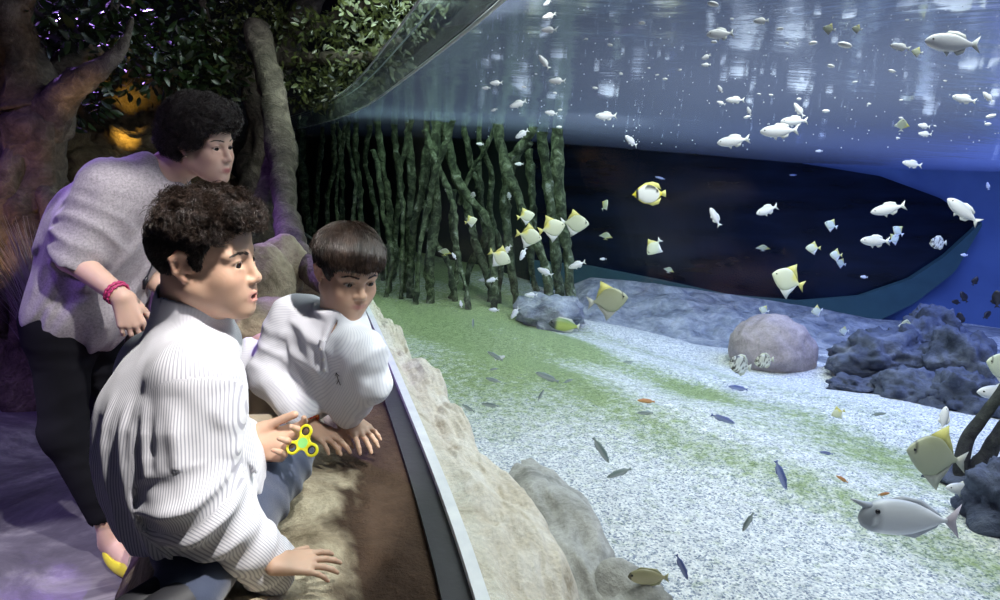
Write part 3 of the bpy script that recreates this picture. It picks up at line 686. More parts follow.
# ---------------------------------------------------------------- the older boy, in front
def bodymesh(root, f, h, head, base, lip, res, extra=None):
    V, Q = f.mesh(res, 1); c = head.colour(V, base, lip)
    if extra is not None: c = extra(V, c)
    return mesh('body', V, Q, M_SKIN, root, cols=c)
def torso_frame(rs, ls, up):
    l = unit(np.asarray(ls)-np.asarray(rs)); u = unit(up-np.dot(up, l)*l); return np.array([np.cross(l, u), l, u])
HL_X = [-.13, -.050, -.036, -.026, .004, .010, .022, .030, .050, .066, .09]
def make_boy1():
    N = P(192, 322, 1.10); RS = P(198, 380, .995); LS = P(158, 362, 1.19); HIP = P(200, 500, 1.20)
    EL = P(197, 495, .995); WR = P(272, 566, 1.12); HR = PZ(287, 567, .695)
    LEL = P(205, 440, 1.28); LWR = P(244, 447, 1.235)
    KN = P(283, 461, 1.36); KL = P(270, 452, 1.42); AN = PZ(192, 600, .68)
    root = empty('person', (HIP[0], HIP[1], .62), 'boy with short dark curly hair and grey striped shirt holding a yellow spinner', 'person')
    hd = Head(P(206, 258, 1.06), frame(R_(-2), R_(-3), R_(-2)), .83, mouth=.007, low=.97)
    T = torso_frame(RS, LS, N-HIP); mid = (RS+LS)/2
    f = Field(); hd.build(f)
    f.cone(hd.w((-.028, 0, -.045)), N+(N-HIP)*.02, .047, .052, .025)
    for s_ in (RS, LS): f.cone(N-T[2]*.03, s_, .045, .042, .03)
    f.ell(mid-T[2]*.10, (.085, .135, .14), T, .04); f.ell(HIP+T[2]*.05, (.09, .125, .12), T, .04)
    f.cone(RS, EL, .040, .034, .02); f.cone(EL, WR, .034, .024, .02); f.cone(LS, LEL, .038, .033, .02); f.cone(LEL, LWR, .033, .023, .02)
    # right hand spread on the rock, left hand palm up round the spinner
    Z = np.array([0, 0, 1.])
    hand(f, HR-np.array([.028, -.008, .0]), np.array([.86, .36, -.20]), Z+np.array([.1, -.15, 0]), 1, .68, [(.10, .22, .20), (.06, .2, .2), (.06, .22, .2), (.10, .25, .25)], spread=.19, thumb=(.1, .15, .1), thumb_out=.85)
    tl = hand(f, LWR, CR*.96+CU*.10-CF*.05, -(CU*.45-CF*.72), -1, .88, [(.25, .55, .45), (.55, .8, .5), (.75, .9, .6), (.85, .9, .6)], spread=.09, thumb=(.1, .25, .3), thumb_out=.22)
    bodymesh(root, f, None, hd, (.56, .355, .25), (.46, .20, .175), .0024)
    hd.extras(root, hd.R[0]*1.0-hd.R[2]*.14-hd.R[1]*.26)
    hd.brow(root, f, .0032, 190, -.002)
    # hair
    zb = [-.066, -.062, -.034, .026, .030, -.006, -.008, .022, .058, .078, .080]
    def hl(q): return np.minimum(q[:, 2]-np.interp(q[:, 0], HL_X, zb), .06)
    def big(f_): f_.ell(hd.w((.004, 0, .074)), np.array((.080, .063, .052))*hd.s, hd.R, .035); f_.ell(hd.w((.058, 0, .088)), np.array((.034, .050, .030))*hd.s, hd.R, .02)
    hair, V, Q = hair_cap(hd, root, .006, hl, disp=lambda q: (.0055*fbm(q*62, 2)*np.clip((q[:, 2]-.02)/.05, .1, 1)), extra=big)
    p, n = sample(V, Q, 34000); q = hd.loc(p); top = (q[:, 2] > .055)
    pt, nt_ = p[top], n[top]; d = nt_*.34+hd.R[0]*.5-hd.R[2]*.15+rng.normal(size=pt.shape)*.10; d /= np.linalg.norm(d, axis=1)[:, None]
    strands(hair, 'curls', pt-nt_*.006, d, .019+.010*rng.random(len(pt)), .00052, M_HAIR, curl=.20, segs=8, clump=80)
    sd = ~top & (q[:, 2] < .06); ps, ns = p[sd], n[sd]; d = ns*.32-hd.R[2]*.8-hd.R[0]*.35+rng.normal(size=ps.shape)*.12; d /= np.linalg.norm(d, axis=1)[:, None]
    strands(hair, 'short_sides', ps-ns*.002, d, .011, .0007, M_HAIR, segs=3)
    # fringe locks falling over the forehead
    pf = np.array([hd.w((.090+.004*rng.random(), -.052+.104*rng.random(), .086+.012*rng.random())) for _ in range(90)])
    d = hd.R[0]*.35-hd.R[2]*.8+hd.R[1]*(rng.normal(size=(90, 1))*.35); d /= np.linalg.norm(d, axis=1)[:, None]
    strands(hair, 'fringe', pf, d, .012+.012*rng.random(90), .0009, M_HAIR, curl=.1, segs=6)
    # shirt
    f = Field(); 
    for s_ in (RS, LS): f.cone(N-T[2]*.045, s_-T[2]*.012, .060, .058, .05)
    f.ell(mid-T[2]*.085-T[0]*.02, (.100, .158, .13), T, .05); f.ell(mid-T[2]*.19-T[0]*.012, (.108, .142, .15), T, .06); f.ell(HIP+T[2]*.055, (.108, .132, .125), T, .06)
    f.half(HIP+T[2]*.004, -T[2]+.1*T[0], .006)
    f.cone(RS, EL, .060, .054, .035); f.cone(EL, WR, .054, .042, .03); f.cone(LS, LEL, .058, .053, .035); f.cone(LEL, LWR-(LWR-LEL)*.12, .050, .038, .03)
    ax = unit(hd.w((-.028, 0, -.045))-N)
    f.cone(N-ax*.035, N+ax*.060, .070, .055, .018)
    collar_cut(f, N+ax*.052-T[0]*.0, ax+T[0]*.25, .085); f.cone(N-ax*.02, N+ax*.10, .049, .051, .004, 's')
    a2 = unit(WR-EL); f.cone(WR-a2*.008, WR+a2*.10, .036, .045, .004, 's'); 
    wv = folds([T[1]+.25*T[2], T[1]*.8-.5*T[0]], .013, 55, 3, T[2]); wv2 = folds([a2, unit(EL-RS)*.8+T[0]*.5], .014, 60, 9)
    def dsp(p):
        arm = np.clip((np.array(p)@unit(EL-RS)-RS@unit(EL-RS))/.06, 0, 1)*(np.linalg.norm((p-EL)-np.clip((p-EL)@a2, 0, 1)[:, None]*a2, axis=1) < .085)
        back = np.clip(((mid-T[2]*.01-p)@T[2])/.05, 0, 1)
        return wv(p)*back*(1-arm)+wv2(p)*arm*.9-.002*fbm(p*22, 2)
    f.disp = dsp; f.dmax = .035
    V, Q = f.mesh(.0034, 2)
    st = limb_coord(V, [(N, HIP, -T[0], .135, 2.1), (RS+(EL-RS)*.25, EL, CR, 0, .9), (EL, WR, T[2], 0, .9), (LS+(LEL-LS)*.25, LEL, CR, 0, .8), (LEL, LWR, T[2], 0, .8)])
    mesh('shirt', V, Q, cloth('striped_shirt_cloth', (.80, .79, .82), (.44, .43, .49), .0041, .36), root, attrs={'stripe': st})
    # rolled white cuff of the left sleeve
    a3 = unit(LWR-LEL); V, Q = tube_data([LWR-a3*.045, LWR-a3*.03, LWR-a3*.006, LWR-a3*.004], [.044, .046, .045, .028], 24, False)
    mesh('cuff', V, Q, plain('white_cuff', (.82, .82, .86), .8), root)
    # navy trousers
    f = Field(); f.ell(HIP-T[2]*.01, (.115, .150, .10), T, .05)
    f.cone(HIP-T[1]*.075-T[2]*.01, KN, .084, .048, .05); f.cone(HIP+T[1]*.075, KL, .084, .048, .05); f.cone(KN, AN, .056, .040, .03); f.cone(KL, AN+T[1]*.05, .062, .048, .03)
    f.disp = folds([unit(KN-HIP), unit(KN-HIP)+T[2]*.8], .010, 55, 21); f.dmax = .02
    V, Q = f.mesh(.005, 1); mesh('trousers', V, Q, plain('navy_cloth', (.042, .055, .10), .8, bscale=500, sheen=.3), root)
    for q, dd in ((AN, np.array([-.10, -.12, -.02])), (AN+T[1]*.05, np.array([-.10, -.12, -.02]))):
        f = Field(); f.cone(q, q+dd, .040, .034, .02); f.ell(q+dd*.6-np.array([0, 0, .012]), (.085, .04, .022), frame(math.atan2(dd[1], dd[0])), .02); V, Q = f.mesh(.005)
        mesh('shoe', V, Q, plain('dark_shoe', (.02, .02, .024), .6), root)
    return root, tl
boy1, spin_tips = make_boy1()
# fidget spinner in his left hand
def make_spinner(c, n, up, s):
    root = empty('fidget_spinner', c, 'yellow three lobed fidget spinner with a green centre in the older boy\'s hand', 'toy')
    n = unit(n); x = unit(up-np.dot(up, n)*n); y = np.cross(n, x); f = Field(); th = .0036*s
    for k in range(3):
        a = k*2.0944; d = x*math.cos(a)+y*math.sin(a); o = c+d*.0245*s
        f.ell(o, (.0145*s, .0145*s, th), np.array([x, y, n]), .004); f.cone(c, o, .0075*s, .0075*s, .008)
    f.ell(c, (.0135*s, .0135*s, th), np.array([x, y, n]), .006)
    for q in (1, -1): f.half(c+q*n*th*.85, q*n, .001)
    for k in range(3):
        a = k*2.0944; o = c+(x*math.cos(a)+y*math.sin(a))*.0245*s; f.cone(o-n*.02, o+n*.02, .0088*s, .0088*s, .0012, 's')
    V, Q = f.mesh(.0007, 1); mesh('frame', V, Q, plain('yellow_plastic', (.86, .78, .02), .3), root)
    cap = plain('green_plastic', (.32, .80, .22), .35); steel = plain('spinner_bearing', (.06, .05, .045), .35, .6)
    a = np.linspace(0, 6.283, 28, endpoint=False)
    mesh('centre_cap', *prism([c+(x*math.cos(t)+y*math.sin(t))*.0105*s for t in a], n, th*2.5), cap, root, smooth=False)
    for k in range(3):
        q = k*2.0944; o = c+(x*math.cos(q)+y*math.sin(q))*.0245*s
        ring = [o+(x*math.cos(t)+y*math.sin(t))*.0076*s for t in np.linspace(0, 6.283, 25)]
        mesh('bearing_ring', *tube_data(ring, .0017*s, 8, False), steel, root)
make_spinner(P(303.5, 443, 1.195), -CF*.92+CU*.3-CR*.12, CU*1.0+CR*.08, .88)
# ---------------------------------------------------------------- the younger boy, leaning on both hands
def make_boy2():
    N = P(341, 322, 1.60); RS = P(292, 318, 1.67); LS = P(362, 350, 1.53); HIP = P(262, 396, 1.80)
    REL = P(268, 374, 1.66); RWR = P(303, 417, 1.615); LEL = P(369, 382, 1.56); LWR = P(347, 412, 1.63)
    KN = P(296, 432, 1.73); AN = PZ(228, 440, .70); KN2 = P(290, 405, 1.95); AN2 = PZ(222, 415, .70)
    root = empty('person', (HIP[0], HIP[1], .62), 'younger boy with a smooth dark fringe leaning on both hands in a white collarless shirt', 'person')
    R = frame(R_(-50), R_(-17), R_(4)); sc = .88
    hd = Head(P(359, 283, 1.53)-R[0]*.072*sc, R, sc, mouth=.0008, low=.87)
    T = torso_frame(RS, LS, N-HIP); mid = (RS+LS)/2; Z = np.array([0, 0, 1.])
    f = Field(); hd.build(f)
    f.cone(hd.w((-.030, 0, -.05)), N, .046, .050, .025)
    for s_ in (RS, LS): f.cone(N-T[2]*.03, s_, .045, .040, .03)
    f.ell(mid-T[2]*.09-T[0]*.02, (.042, .11, .11), T, .03); f.ell(HIP+T[2]*.06-T[0]*.01, (.06, .11, .12), T, .03)
    f.cone(RS, REL, .038, .032, .02); f.cone(REL, RWR, .032, .023, .02); f.cone(LS, LEL, .038, .032, .02); f.cone(LEL, LWR, .032, .023, .02)
    RH = PZ(307, 425, .695); LH = PZ(346, 417, .70)
    f.cone(RWR, RH, .022, .020, .015); f.cone(LWR, LH, .022, .020, .015)
    hand(f, RH, np.array([.80, -.42, -.20]), Z+np.array([.15, -.1, 0]), 1, .80, [(.18, .3, .25), (.12, .3, .25), (.12, .3, .25), (.18, .3, .25)], spread=.15, thumb=(.1, .2, .15), thumb_out=.8)
    hand(f, LH, np.array([.66, -.62, -.22]), Z+np.array([.1, -.15, 0]), -1, .80, [(.18, .3, .25), (.12, .3, .25), (.12, .3, .25), (.18, .3, .25)], spread=.17, thumb=(.1, .2, .15), thumb_out=.8)
    bodymesh(root, f, None, hd, (.57, .36, .255), (.46, .21, .18), .0028)
    hd.extras(root, hd.R[0]*1.0+hd.R[1]*.04-hd.R[2]*.08)
    hd.brow(root, f, .0028, 150)
    zb = [-.066, -.062, -.034, .026, .030, -.002, -.006, .014, .046, .058, .058]
    def hl(q): return np.minimum(q[:, 2]-np.interp(q[:, 0], HL_X, zb)+.004*vnoise(q*90), .06)
    def big(f_): f_.ell(hd.w((-.004, 0, .064)), np.array((.092, .079, .066))*hd.s, hd.R, .02); f_.ell(hd.w((.050, -.004, .076)), np.array((.040, .060, .040))*hd.s, hd.R, .02)
    hair, V, Q = hair_cap(hd, root, .009, hl, disp=lambda q: .0018*fbm(q*np.array([20, 90, 30]), 2), extra=big)
    p, n = sample(V, Q, 22000); q = hd.loc(p); ok = q[:, 2] > -.05; p, n, q = p[ok], n[ok], q[ok]
    def flow(pp, d, t):                        # combed from the crown forward and down to the side
        l = hd.loc(pp); c = (l-np.array([-.045, 0, .125])); tg = (c/np.linalg.norm(c, axis=1)[:, None])@hd.R+hd.R[0]*.35-hd.R[1]*.30*(l[:, 0] > .02)[:, None]-hd.R[2]*.15
        rn = (l-np.array([0, 0, .03])); rn = rn/np.linalg.norm(rn, axis=1)[:, None]; rn = rn@hd.R
        tg = tg-(tg*rn).sum(1)[:, None]*rn; tg /= np.linalg.norm(tg, axis=1)[:, None]+1e-9
        return .35*d+tg+rn*(.14-.16*t)
    d = flow(p, n, 0)+rng.normal(size=p.shape)*.10; d /= np.linalg.norm(d, axis=1)[:, None]
    strands(hair, 'locks', p+n*.0004, d, np.where(q[:, 2] > .075, .034, np.where(q[:, 0] > .05, .017, .016))*(.8+.4*rng.random(len(p))), .00062, M_HAIR, segs=6, flowfn=flow)
    # shirt
    f = Field()
    for s_ in (RS, LS): f.cone(N-T[2]*.045, s_-T[2]*.012, .056, .048, .05)
    f.ell(mid-T[2]*.075-T[0]*.030, (.068, .135, .12), T, .05); f.ell(mid*.55+HIP*.45-T[0]*.035, (.072, .135, .17), T, .06); f.ell(HIP+T[2]*.06-T[0]*.01, (.105, .145, .10), T, .06)
    f.cone(RS, REL, .052, .047, .03); f.cone(REL, RWR, .047, .040, .02); f.cone(LS, LEL, .051, .046, .03); f.cone(LEL, LWR, .046, .040, .02)
    ax = unit(hd.w((-.028, 0, -.045))-N)
    f.cone(N-ax*.035, N+ax*.055, .064, .054, .018); collar_cut(f, N+ax*.046, ax+T[0]*.35, .075); f.cone(N-ax*.02, N+ax*.10, .0485, .050, .004, 's')
    a1 = unit(RWR-REL); a2 = unit(LWR-LEL)
    f.cone(RWR-a1*.006, RWR+a1*.10, .030, .04, .004, 's'); f.cone(LWR-a2*.006, LWR+a2*.10, .030, .04, .004, 's')
    # open placket below the collar
    pc = N+T[1]*.035+T[0]*.055-T[2]*.012; f.ell(pc, (.034, .007, .040), T, .006, 's')
    wv = folds([T[1]+.5*T[2], T[2]+.4*T[1]], .010, 44, 5); wv2 = folds([a1, a2, unit(REL-RS)], .009, 52, 19)
    def dsp(p):
        arm = np.zeros(len(p))
        for a_, b_ in ((RS, REL), (REL, RWR), (LS, LEL), (LEL, LWR)):
            h = np.clip(((p-a_)@(b_-a_))/((b_-a_)@(b_-a_)), 0, 1); arm = np.maximum(arm, np.clip((.085-np.linalg.norm(p-a_-h[:, None]*(b_-a_), axis=1))/.02, 0, 1))
        return wv(p)*(1-arm)+wv2(p)*arm-.0015*fbm(p*20, 2)
    f.disp = dsp; f.dmax = .03
    V, Q = f.mesh(.0042, 2)
    st = limb_coord(V, [(N, HIP, -T[0], .13, 2.1), (RS+(REL-RS)*.25, REL, CR, 0, .9), (REL, RWR, T[2], 0, .9), (LS+(LEL-LS)*.25, LEL, CR, 0, .9), (LEL, LWR, T[2], 0, .9)])
    sh = mesh('shirt', V, Q, cloth('white_shirt_cloth', (.78, .78, .83), (.66, .66, .73), .006, .35), root, attrs={'stripe': st})
    # placket band, buttons and the stitched mark on the chest, laid on the cloth
    def on_front(dx, dz):
        o = N+T[1]*dx-T[2]*dz; xs = np.linspace(.16, -.10, 261); D = f.ev(np.array([o+T[0]*x for x in xs])); i = int(np.argmax(D < 0)); return o+T[0]*(xs[i]+.001)
    def strip(dx0, w_):
        a = [on_front(dx0+.010*t, .030+.075*t) for t in np.linspace(0, 1, 14)]; b_ = [on_front(dx0+w_+.010*t, .030+.075*t) for t in np.linspace(0, 1, 14)]
        V_ = np.concatenate([np.array(a)+T[0]*.0022, np.array(b_)+T[0]*.0022, np.array(b_)-T[0]*.004, np.array(a)-T[0]*.004]).reshape(4, 14, 3).transpose(1, 0, 2).reshape(-1, 3); return V_, grid_faces(14, 4, True)
    mesh('placket', *strip(.022, .018), plain('placket_cloth', (.72, .72, .79), .85), root)
    for t in (.25, .60, .95):
        c = on_front(.031+.010*t, .030+.075*t)+T[0]*.003; a = np.linspace(0, 6.283, 14, endpoint=False)
        mesh('button', *prism([c+(T[1]*math.cos(q)+T[2]*math.sin(q))*.0045 for q in a], T[0], .002), plain('pearl_button', (.7, .68, .66), .3), root, smooth=False)
    pa = [tube_data([on_front(*q)+T[0]*.0012 for q in ln], .0008, 5) for ln in ([(.066, .108), (.072, .098), (.080, .104)], [(.072, .098), (.074, .118), (.068, .130)], [(.074, .118), (.083, .127)])]
    mesh('stitched_mark', *join(pa), plain('dark_thread', (.03, .03, .05), .7), root)
    # khaki trousers
    f = Field(); f.ell(HIP-T[2]*.01, (.11, .145, .11), T, .05)
    f.cone(HIP-T[1]*.07, KN, .085, .066, .05); f.cone(HIP+T[1]*.07, KN2, .085, .062, .05); f.cone(KN, AN, .060, .046, .03); f.cone(KN2, AN2, .060, .046, .03)
    f.disp = folds([unit(KN-HIP), unit(KN-HIP)+T[2]*.8], .012, 60, 33); f.dmax = .02
    V, Q = f.mesh(.0055, 1); mesh('trousers', V, Q, plain('khaki_cloth', (.40, .33, .235), .85, bscale=500, sheen=.3), root)
    for q in (AN, AN2):
        dd = np.array([-.12, -.03, -.03]); f = Field(); f.cone(q, q+dd, .038, .032, .02); V, Q = f.mesh(.006)
        mesh('shoe', V, Q, plain('dark_shoe', (.02, .02, .024), .6), root)
    # red beaded bracelet at the right wrist
    br = empty('bracelet', RWR+a1*.022, 'red and orange beaded bracelet on the younger boy\'s wrist', 'bracelet')
    c = RWR+a1*.022; u1 = unit(np.cross(a1, Z)); u2 = np.cross(u1, a1); red = plain('red_bead', (.70, .07, .03), .35); org = plain('orange_bead', (.85, .32, .05), .35)
    for k in range(18):
        t = k*6.2832/18; V, Q = uvball(c+(u1*math.cos(t)+u2*math.sin(t))*.0272, .0048, 10, 8); mesh('bead', V, Q, org if k % 3 == 0 else red, br)
    return root
boy2 = make_boy2()
# ---------------------------------------------------------------- the woman bending behind them
def make_woman():
    N = P(171, 168, 2.00); RS = P(118, 186, 1.93); LS = P(160, 190, 2.20); HIP = P(76, 318, 2.15)
    EL = P(72, 258, 1.90); WR = P(122, 297, 1.86)
    KN = P(64, 432, 2.12); AN = P(112, 530, 2.20); KN2 = P(108, 420, 2.34); AN2 = P(137, 545, 2.32)
    root = empty('person', (AN[0], AN[1], 0), 'woman with curly black hair and a loose lilac grey knit top bending forward', 'person')
    R = frame(R_(-16), R_(-10), R_(-5)); sc = .93
    hd = Head(P(203, 143, 1.95), R, sc, mouth=.0006, female=True, child=False)
    T = torso_frame(RS, LS, N-HIP); mid = (RS+LS)/2; Z = np.array([0, 0, 1.])
    f = Field(); hd.build(f)
    f.cone(hd.w((-.030, 0, -.05)), N, .050, .056, .025)
    for s_ in (RS, LS): f.cone(N-T[2]*.03, s_, .05, .046, .03)
    f.ell(mid-T[2]*.14, (.10, .16, .19), T, .05); f.ell(HIP+T[2]*.05, (.11, .16, .18), T, .05)
    f.cone(RS, EL, .046, .040, .02); f.cone(EL, WR, .041, .026, .02)
    f.cone(LS, LS-T[2]*.26+T[0]*.06, .044, .038, .02); f.cone(LS-T[2]*.26+T[0]*.06, P(178, 300, 2.12), .036, .026, .02)
    hand(f, WR, unit(P(134, 331, 1.88)-WR), unit(-CF*.75+CR*.25+CU*.35), 1, .90, [(.35, .5, .4), (.30, .5, .4), (.30, .5, .4), (.35, .5, .4)], spread=.06, thumb=(.1, .3, .3), thumb_out=.45)
    for k, a in ((KN, AN), (KN2, AN2)): f.cone(k, a, .055, .036, .02)
    toes = []
    for a, d in ((AN, PZ(142, 577, .02)), (AN2, PZ(165, 585, .02))):
        t = unit(np.array([d[0]-a[0], d[1]-a[1], 0])); hl_ = np.array([a[0], a[1], .035])-t*.03; toe = hl_+t*.20
        f.cone(a, hl_+Z*.02, .036, .034, .03); f.cone(np.array([a[0], a[1], .06]), toe-Z*.004, .036, .024, .03); f.cone(hl_, toe, .032, .020, .02); toes.append((hl_, toe, t))
    bodymesh(root, f, None, hd, (.60, .40, .31), (.42, .15, .14), .0032)
    hd.extras(root, hd.R[0]*1.0-hd.R[2]*.16-hd.R[1]*.22, (.03, .016, .01)); hd.brow(root, f, .0022, 130, .001)
    # hair: loose curls gathered at the back
    zb = [-.05, -.045, -.030, .006, .018, .014, .014, .034, .064, .078, .080]
    def hl(q): return np.minimum(q[:, 2]-np.interp(q[:, 0], HL_X, zb), .06)
    def big(f_):
        f_.ell(hd.w((-.010, 0, .060)), np.array((.094, .078, .064))*hd.s, hd.R, .02); f_.ell(hd.w((-.080, .0, .0)), np.array((.052, .056, .054))*hd.s, hd.R, .03); f_.ell(hd.w((.046, 0, .092)), np.array((.042, .058, .028))*hd.s, hd.R, .02)
    hair, V, Q = hair_cap(hd, root, .012, hl, m=M_BLACKHAIR, disp=lambda q: .008*fbm(q*45, 2)*np.clip((q[:, 2]+.02)/.05, .2, 1), extra=big)
    p, n = sample(V, Q, 26000); d = n*.45+R[2]*-.2+rng.normal(size=p.shape)*.15; d /= np.linalg.norm(d, axis=1)[:, None]
    strands(hair, 'curls', p-n*.006, d, .026+.014*rng.random(len(p)), .0007, M_BLACKHAIR, curl=.30, segs=10, clump=70)
    V, Q = uvball(hd.w((.002, -.078, -.036)), .0048, 14, 10); mesh('earring', V, Q, plain('gold_earring', (.75, .60, .40), .25, .7), root)
    # knit top with wide sleeve
    HEM = P(95, 330, 2.05)
    f = Field()
    for s_ in (RS, LS): f.cone(N-T[2]*.06, s_-T[2]*.015, .070, .070, .06)
    f.ell(mid-T[2]*.12-T[0]*.0, (.135, .180, .17), T, .06); f.ell(mid*.5+HIP*.5-T[0]*.01, (.150, .185, .21), T, .08); f.ell(HIP+T[2]*.06, (.155, .190, .17), T, .08)
    e1 = EL+(WR-EL)*.06
    f.cone(RS-T[2]*.02, e1, .088, .062, .06); f.cone(LS, LS-T[2]*.24+T[0]*.05, .08, .06, .06)
    ax = unit(hd.w((-.028, 0, -.045))-N); collar_cut(f, N+ax*.012, ax, .10); f.cone(N-ax*.03, N+ax*.09, .058, .064, .005, 's')
    ad = unit(e1-RS); f.cone(e1+ad*.020, e1+ad*.15, .052, .09, .006, 's')
    hm = HIP-T[2]*.075; f.half(hm, -T[2]*.92+T[0]*.12, .006)
    f.half(hm+T[2]*.012, -T[2]*.92+T[0]*.12, .006) if False else None
    wv = folds([T[1]*.6+T[0]*.8, T[2]*.5+T[0]], .020, 36, 41, T[2]); wv2 = folds([ad, ad+.5*T[0]], .016, 58, 47)
    def dsp(p):
        h = np.clip(((p-RS)@(e1-RS))/((e1-RS)@(e1-RS)), 0, 1.2); arm = np.clip((.11-np.linalg.norm(p-RS-h[:, None]*(e1-RS), axis=1))/.03, 0, 1)
        return wv(p)*(1-arm)+wv2(p)*arm*np.clip(h*1.6, 0, 1)-.003*fbm(p*14, 2)
    f.disp = dsp; f.dmax = .035
    V, Q = f.mesh(.006, 2)
    m, nt, b = newmat('lilac_knit'); b.inputs['Roughness'].default_value = .9; b.inputs['Sheen Weight'].default_value = .25; b.inputs['Specular IOR Level'].default_value = .15
    nt.links.new(ramp(nt, noise(nt, 150, 4, .8), [(.35, (.24, .22, .24)), (.65, (.43, .40, .43))]), b.inputs['Base Color']); bump(nt, b, noise(nt, 330, 3, .7), .5, .003)
    mesh('knit_top', V, Q, m, root)
    # black trousers
    f = Field(); f.ell(HIP+T[2]*.0, (.125, .175, .15), T, .06)
    f.cone(HIP-T[1]*.08, KN, .092, .064, .06); f.cone(HIP+T[1]*.08, KN2, .092, .064, .06); f.cone(KN, AN+(KN-AN)*.16, .064, .050, .04); f.cone(KN2, AN2+(KN2-AN2)*.16, .064, .054, .04)
    for k, a in ((KN, AN), (KN2, AN2)):
        c = a+(k-a)*.10; dn = unit(a-k); f.cone(c, c+dn*.15, .046, .05, .004, 's')
    f.disp = folds([unit(KN-HIP), unit(KN-HIP)+.7*T[0]], .004, 46, 61); f.dmax = .02
    V, Q = f.mesh(.007, 1); mesh('trousers', V, Q, plain('black_cloth', (.008, .008, .011), .95, spec=.1), root)
    # yellow flat shoes
    for h_, toe, t in toes:
        f = Field(); side = np.cross(Z, t); Rf = np.array([t, side, Z]); c = (h_+toe)/2-Z*.012+t*.012
        f.ell(c, (.135, .047, .040), Rf, .01); f.half(np.array([0, 0, .004]), -Z, .002)
        f.ell(c+Z*.045-t*.018, (.105, .040, .048), Rf, .006, 's')
        V, Q = f.mesh(.003, 1); mesh('shoe', V, Q, plain('yellow_shoe', (.74, .66, .05), .4), root)
    # bracelet on the wrist
    a1 = unit(WR-EL); c = WR-a1*.022; u1 = unit(np.cross(a1, Z)); u2 = np.cross(u1, a1)
    br = empty('bracelet', c, 'raspberry pink woven bracelet on the woman\'s wrist', 'bracelet'); pk = plain('pink_braid', (.42, .035, .13), .55)
    for o in (-.006, .006):
        tt_ = np.linspace(0, 6.283, 60); pts = [c+a1*(o+.002*math.sin(q*14))+(u1*math.cos(q)+u2*math.sin(q))*.0325 for q in tt_]; mesh('braid', *tube_data(pts, .0042, 6, False), pk, br)
    V, Q = uvball(c+u2*-.036, .006, 12, 8); mesh('clasp', V, Q, plain('bracelet_clasp', (.25, .2, .22), .3, .8), br)
    # long black cord pendant
    pts = spline([N+T[0]*.11+T[1]*.02, P(158, 235, 1.86), P(153, 262, 1.84), P(147, 277, 1.83)], 24)
    ne = empty('necklace', pts[0], 'thin black cord necklace with a tassel hanging before the knit top', 'necklace'); bk = plain('black_cord', (.008, .008, .01), .5)
    mesh('cord', *tube_data(pts, .0025, 6), bk, ne); mesh('tassel', *tube_data([pts[-1], pts[-1]-Z*.012-CR*.006, pts[-1]-Z*.035-CR*.012], [.004, .0075, .004], 8), bk, ne)
    return root
woman = make_woman()
# ---------------------------------------------------------------- rocks, driftwood and mangrove roots
def rock(name, c, r, m, label, cat='rock', yaw=0, amp=.25, freq=2.2, sub=4, seed=0, group=None, cols=None, flat=None, parent=None):
    import bmesh
    bm = bmesh.new(); bmesh.ops.create_icosphere(bm, subdivisions=sub, radius=1); V = np.array([v.co[:] for v in bm.verts]); Fc = [[v.index for v in f.verts] for f in bm.faces]; bm.free()
    n = fbm(V*freq+seed*7.7, 5); n2 = fbm(V*freq*3.5+seed*3.1, 3)
    V = V*(1+amp*n+amp*.25*n2)[:, None]*np.asarray(r); a = yaw; V = V@np.array([[math.cos(a), math.sin(a), 0], [-math.sin(a), math.cos(a), 0], [0, 0, 1]])+np.asarray(c)
    o = mesh(name, V, np.array(Fc), m, parent); 
    return tag(o, label, cat, group) if label else o
# pale rock bank just inside the glass
bx = np.linspace(0, 1, 120); by = np.linspace(-.8, 4.9, 330)
BB, TT = np.meshgrid(by, bx, indexing='ij')
wd = np.interp(BB, [-.8, .3, .9, 1.3, 1.6, 2.0, 2.6, 3.4, 4.4, 4.9], [.30, .25, .20, .22, .20, .15, .13, .11, .08, .05])
n1 = fbm(np.stack([BB*3, TT*1.5, 0*BB], -1), 5); n2 = fbm(np.stack([BB*14, TT*8, 0*BB+2], -1), 3)
Xb = gx(BB)+.004+TT*(wd*(1.35+.22*n1)); Zb = .612+.03*n1*np.clip(TT*5, 0, 1)+.012*n2*np.clip(TT*5, 0, 1)-.08*TT; dr = np.clip((TT-.70)/.30, 0, 1); Zb = Zb-.32*dr**2
mb = rocky('pale_bank_rock', [(.28, (.42, .34, .24)), (.42, (.76, .67, .54)), (.6, (.90, .83, .72)), (.8, (.95, .90, .82))], 9, .9, .8, .015, 80)
tag(mesh('rock_bank', np.stack([Xb, BB, Zb], -1).reshape(-1, 3), grid_faces(330, 120), mb), 'pale beige rock bank running along the foot of the glass inside the tank', 'rock')
mg = rocky('grey_rock', [(.3, (.24, .24, .22)), (.5, (.46, .45, .42)), (.75, (.66, .65, .61))], 8, .8, .7, .015, 70)
c = PZ(560, 545, .33); rock('boulder', (c[0]-.02, c[1]+.06, .30), (.14, .40, .15), mg, 'smooth grey boulder lying against the pale rock bank at the bottom edge', yaw=R_(14), amp=.15, freq=1.5, sub=5, seed=2)
c = PZ(640, 600, .33); rock('boulder', (c[0]-.03, c[1]-.03, .29), (.14, .10, .12), mg, 'grey boulder lower down, on the sand right of the long grey one', yaw=R_(-20), amp=.22, freq=1.6, sub=4, seed=5)
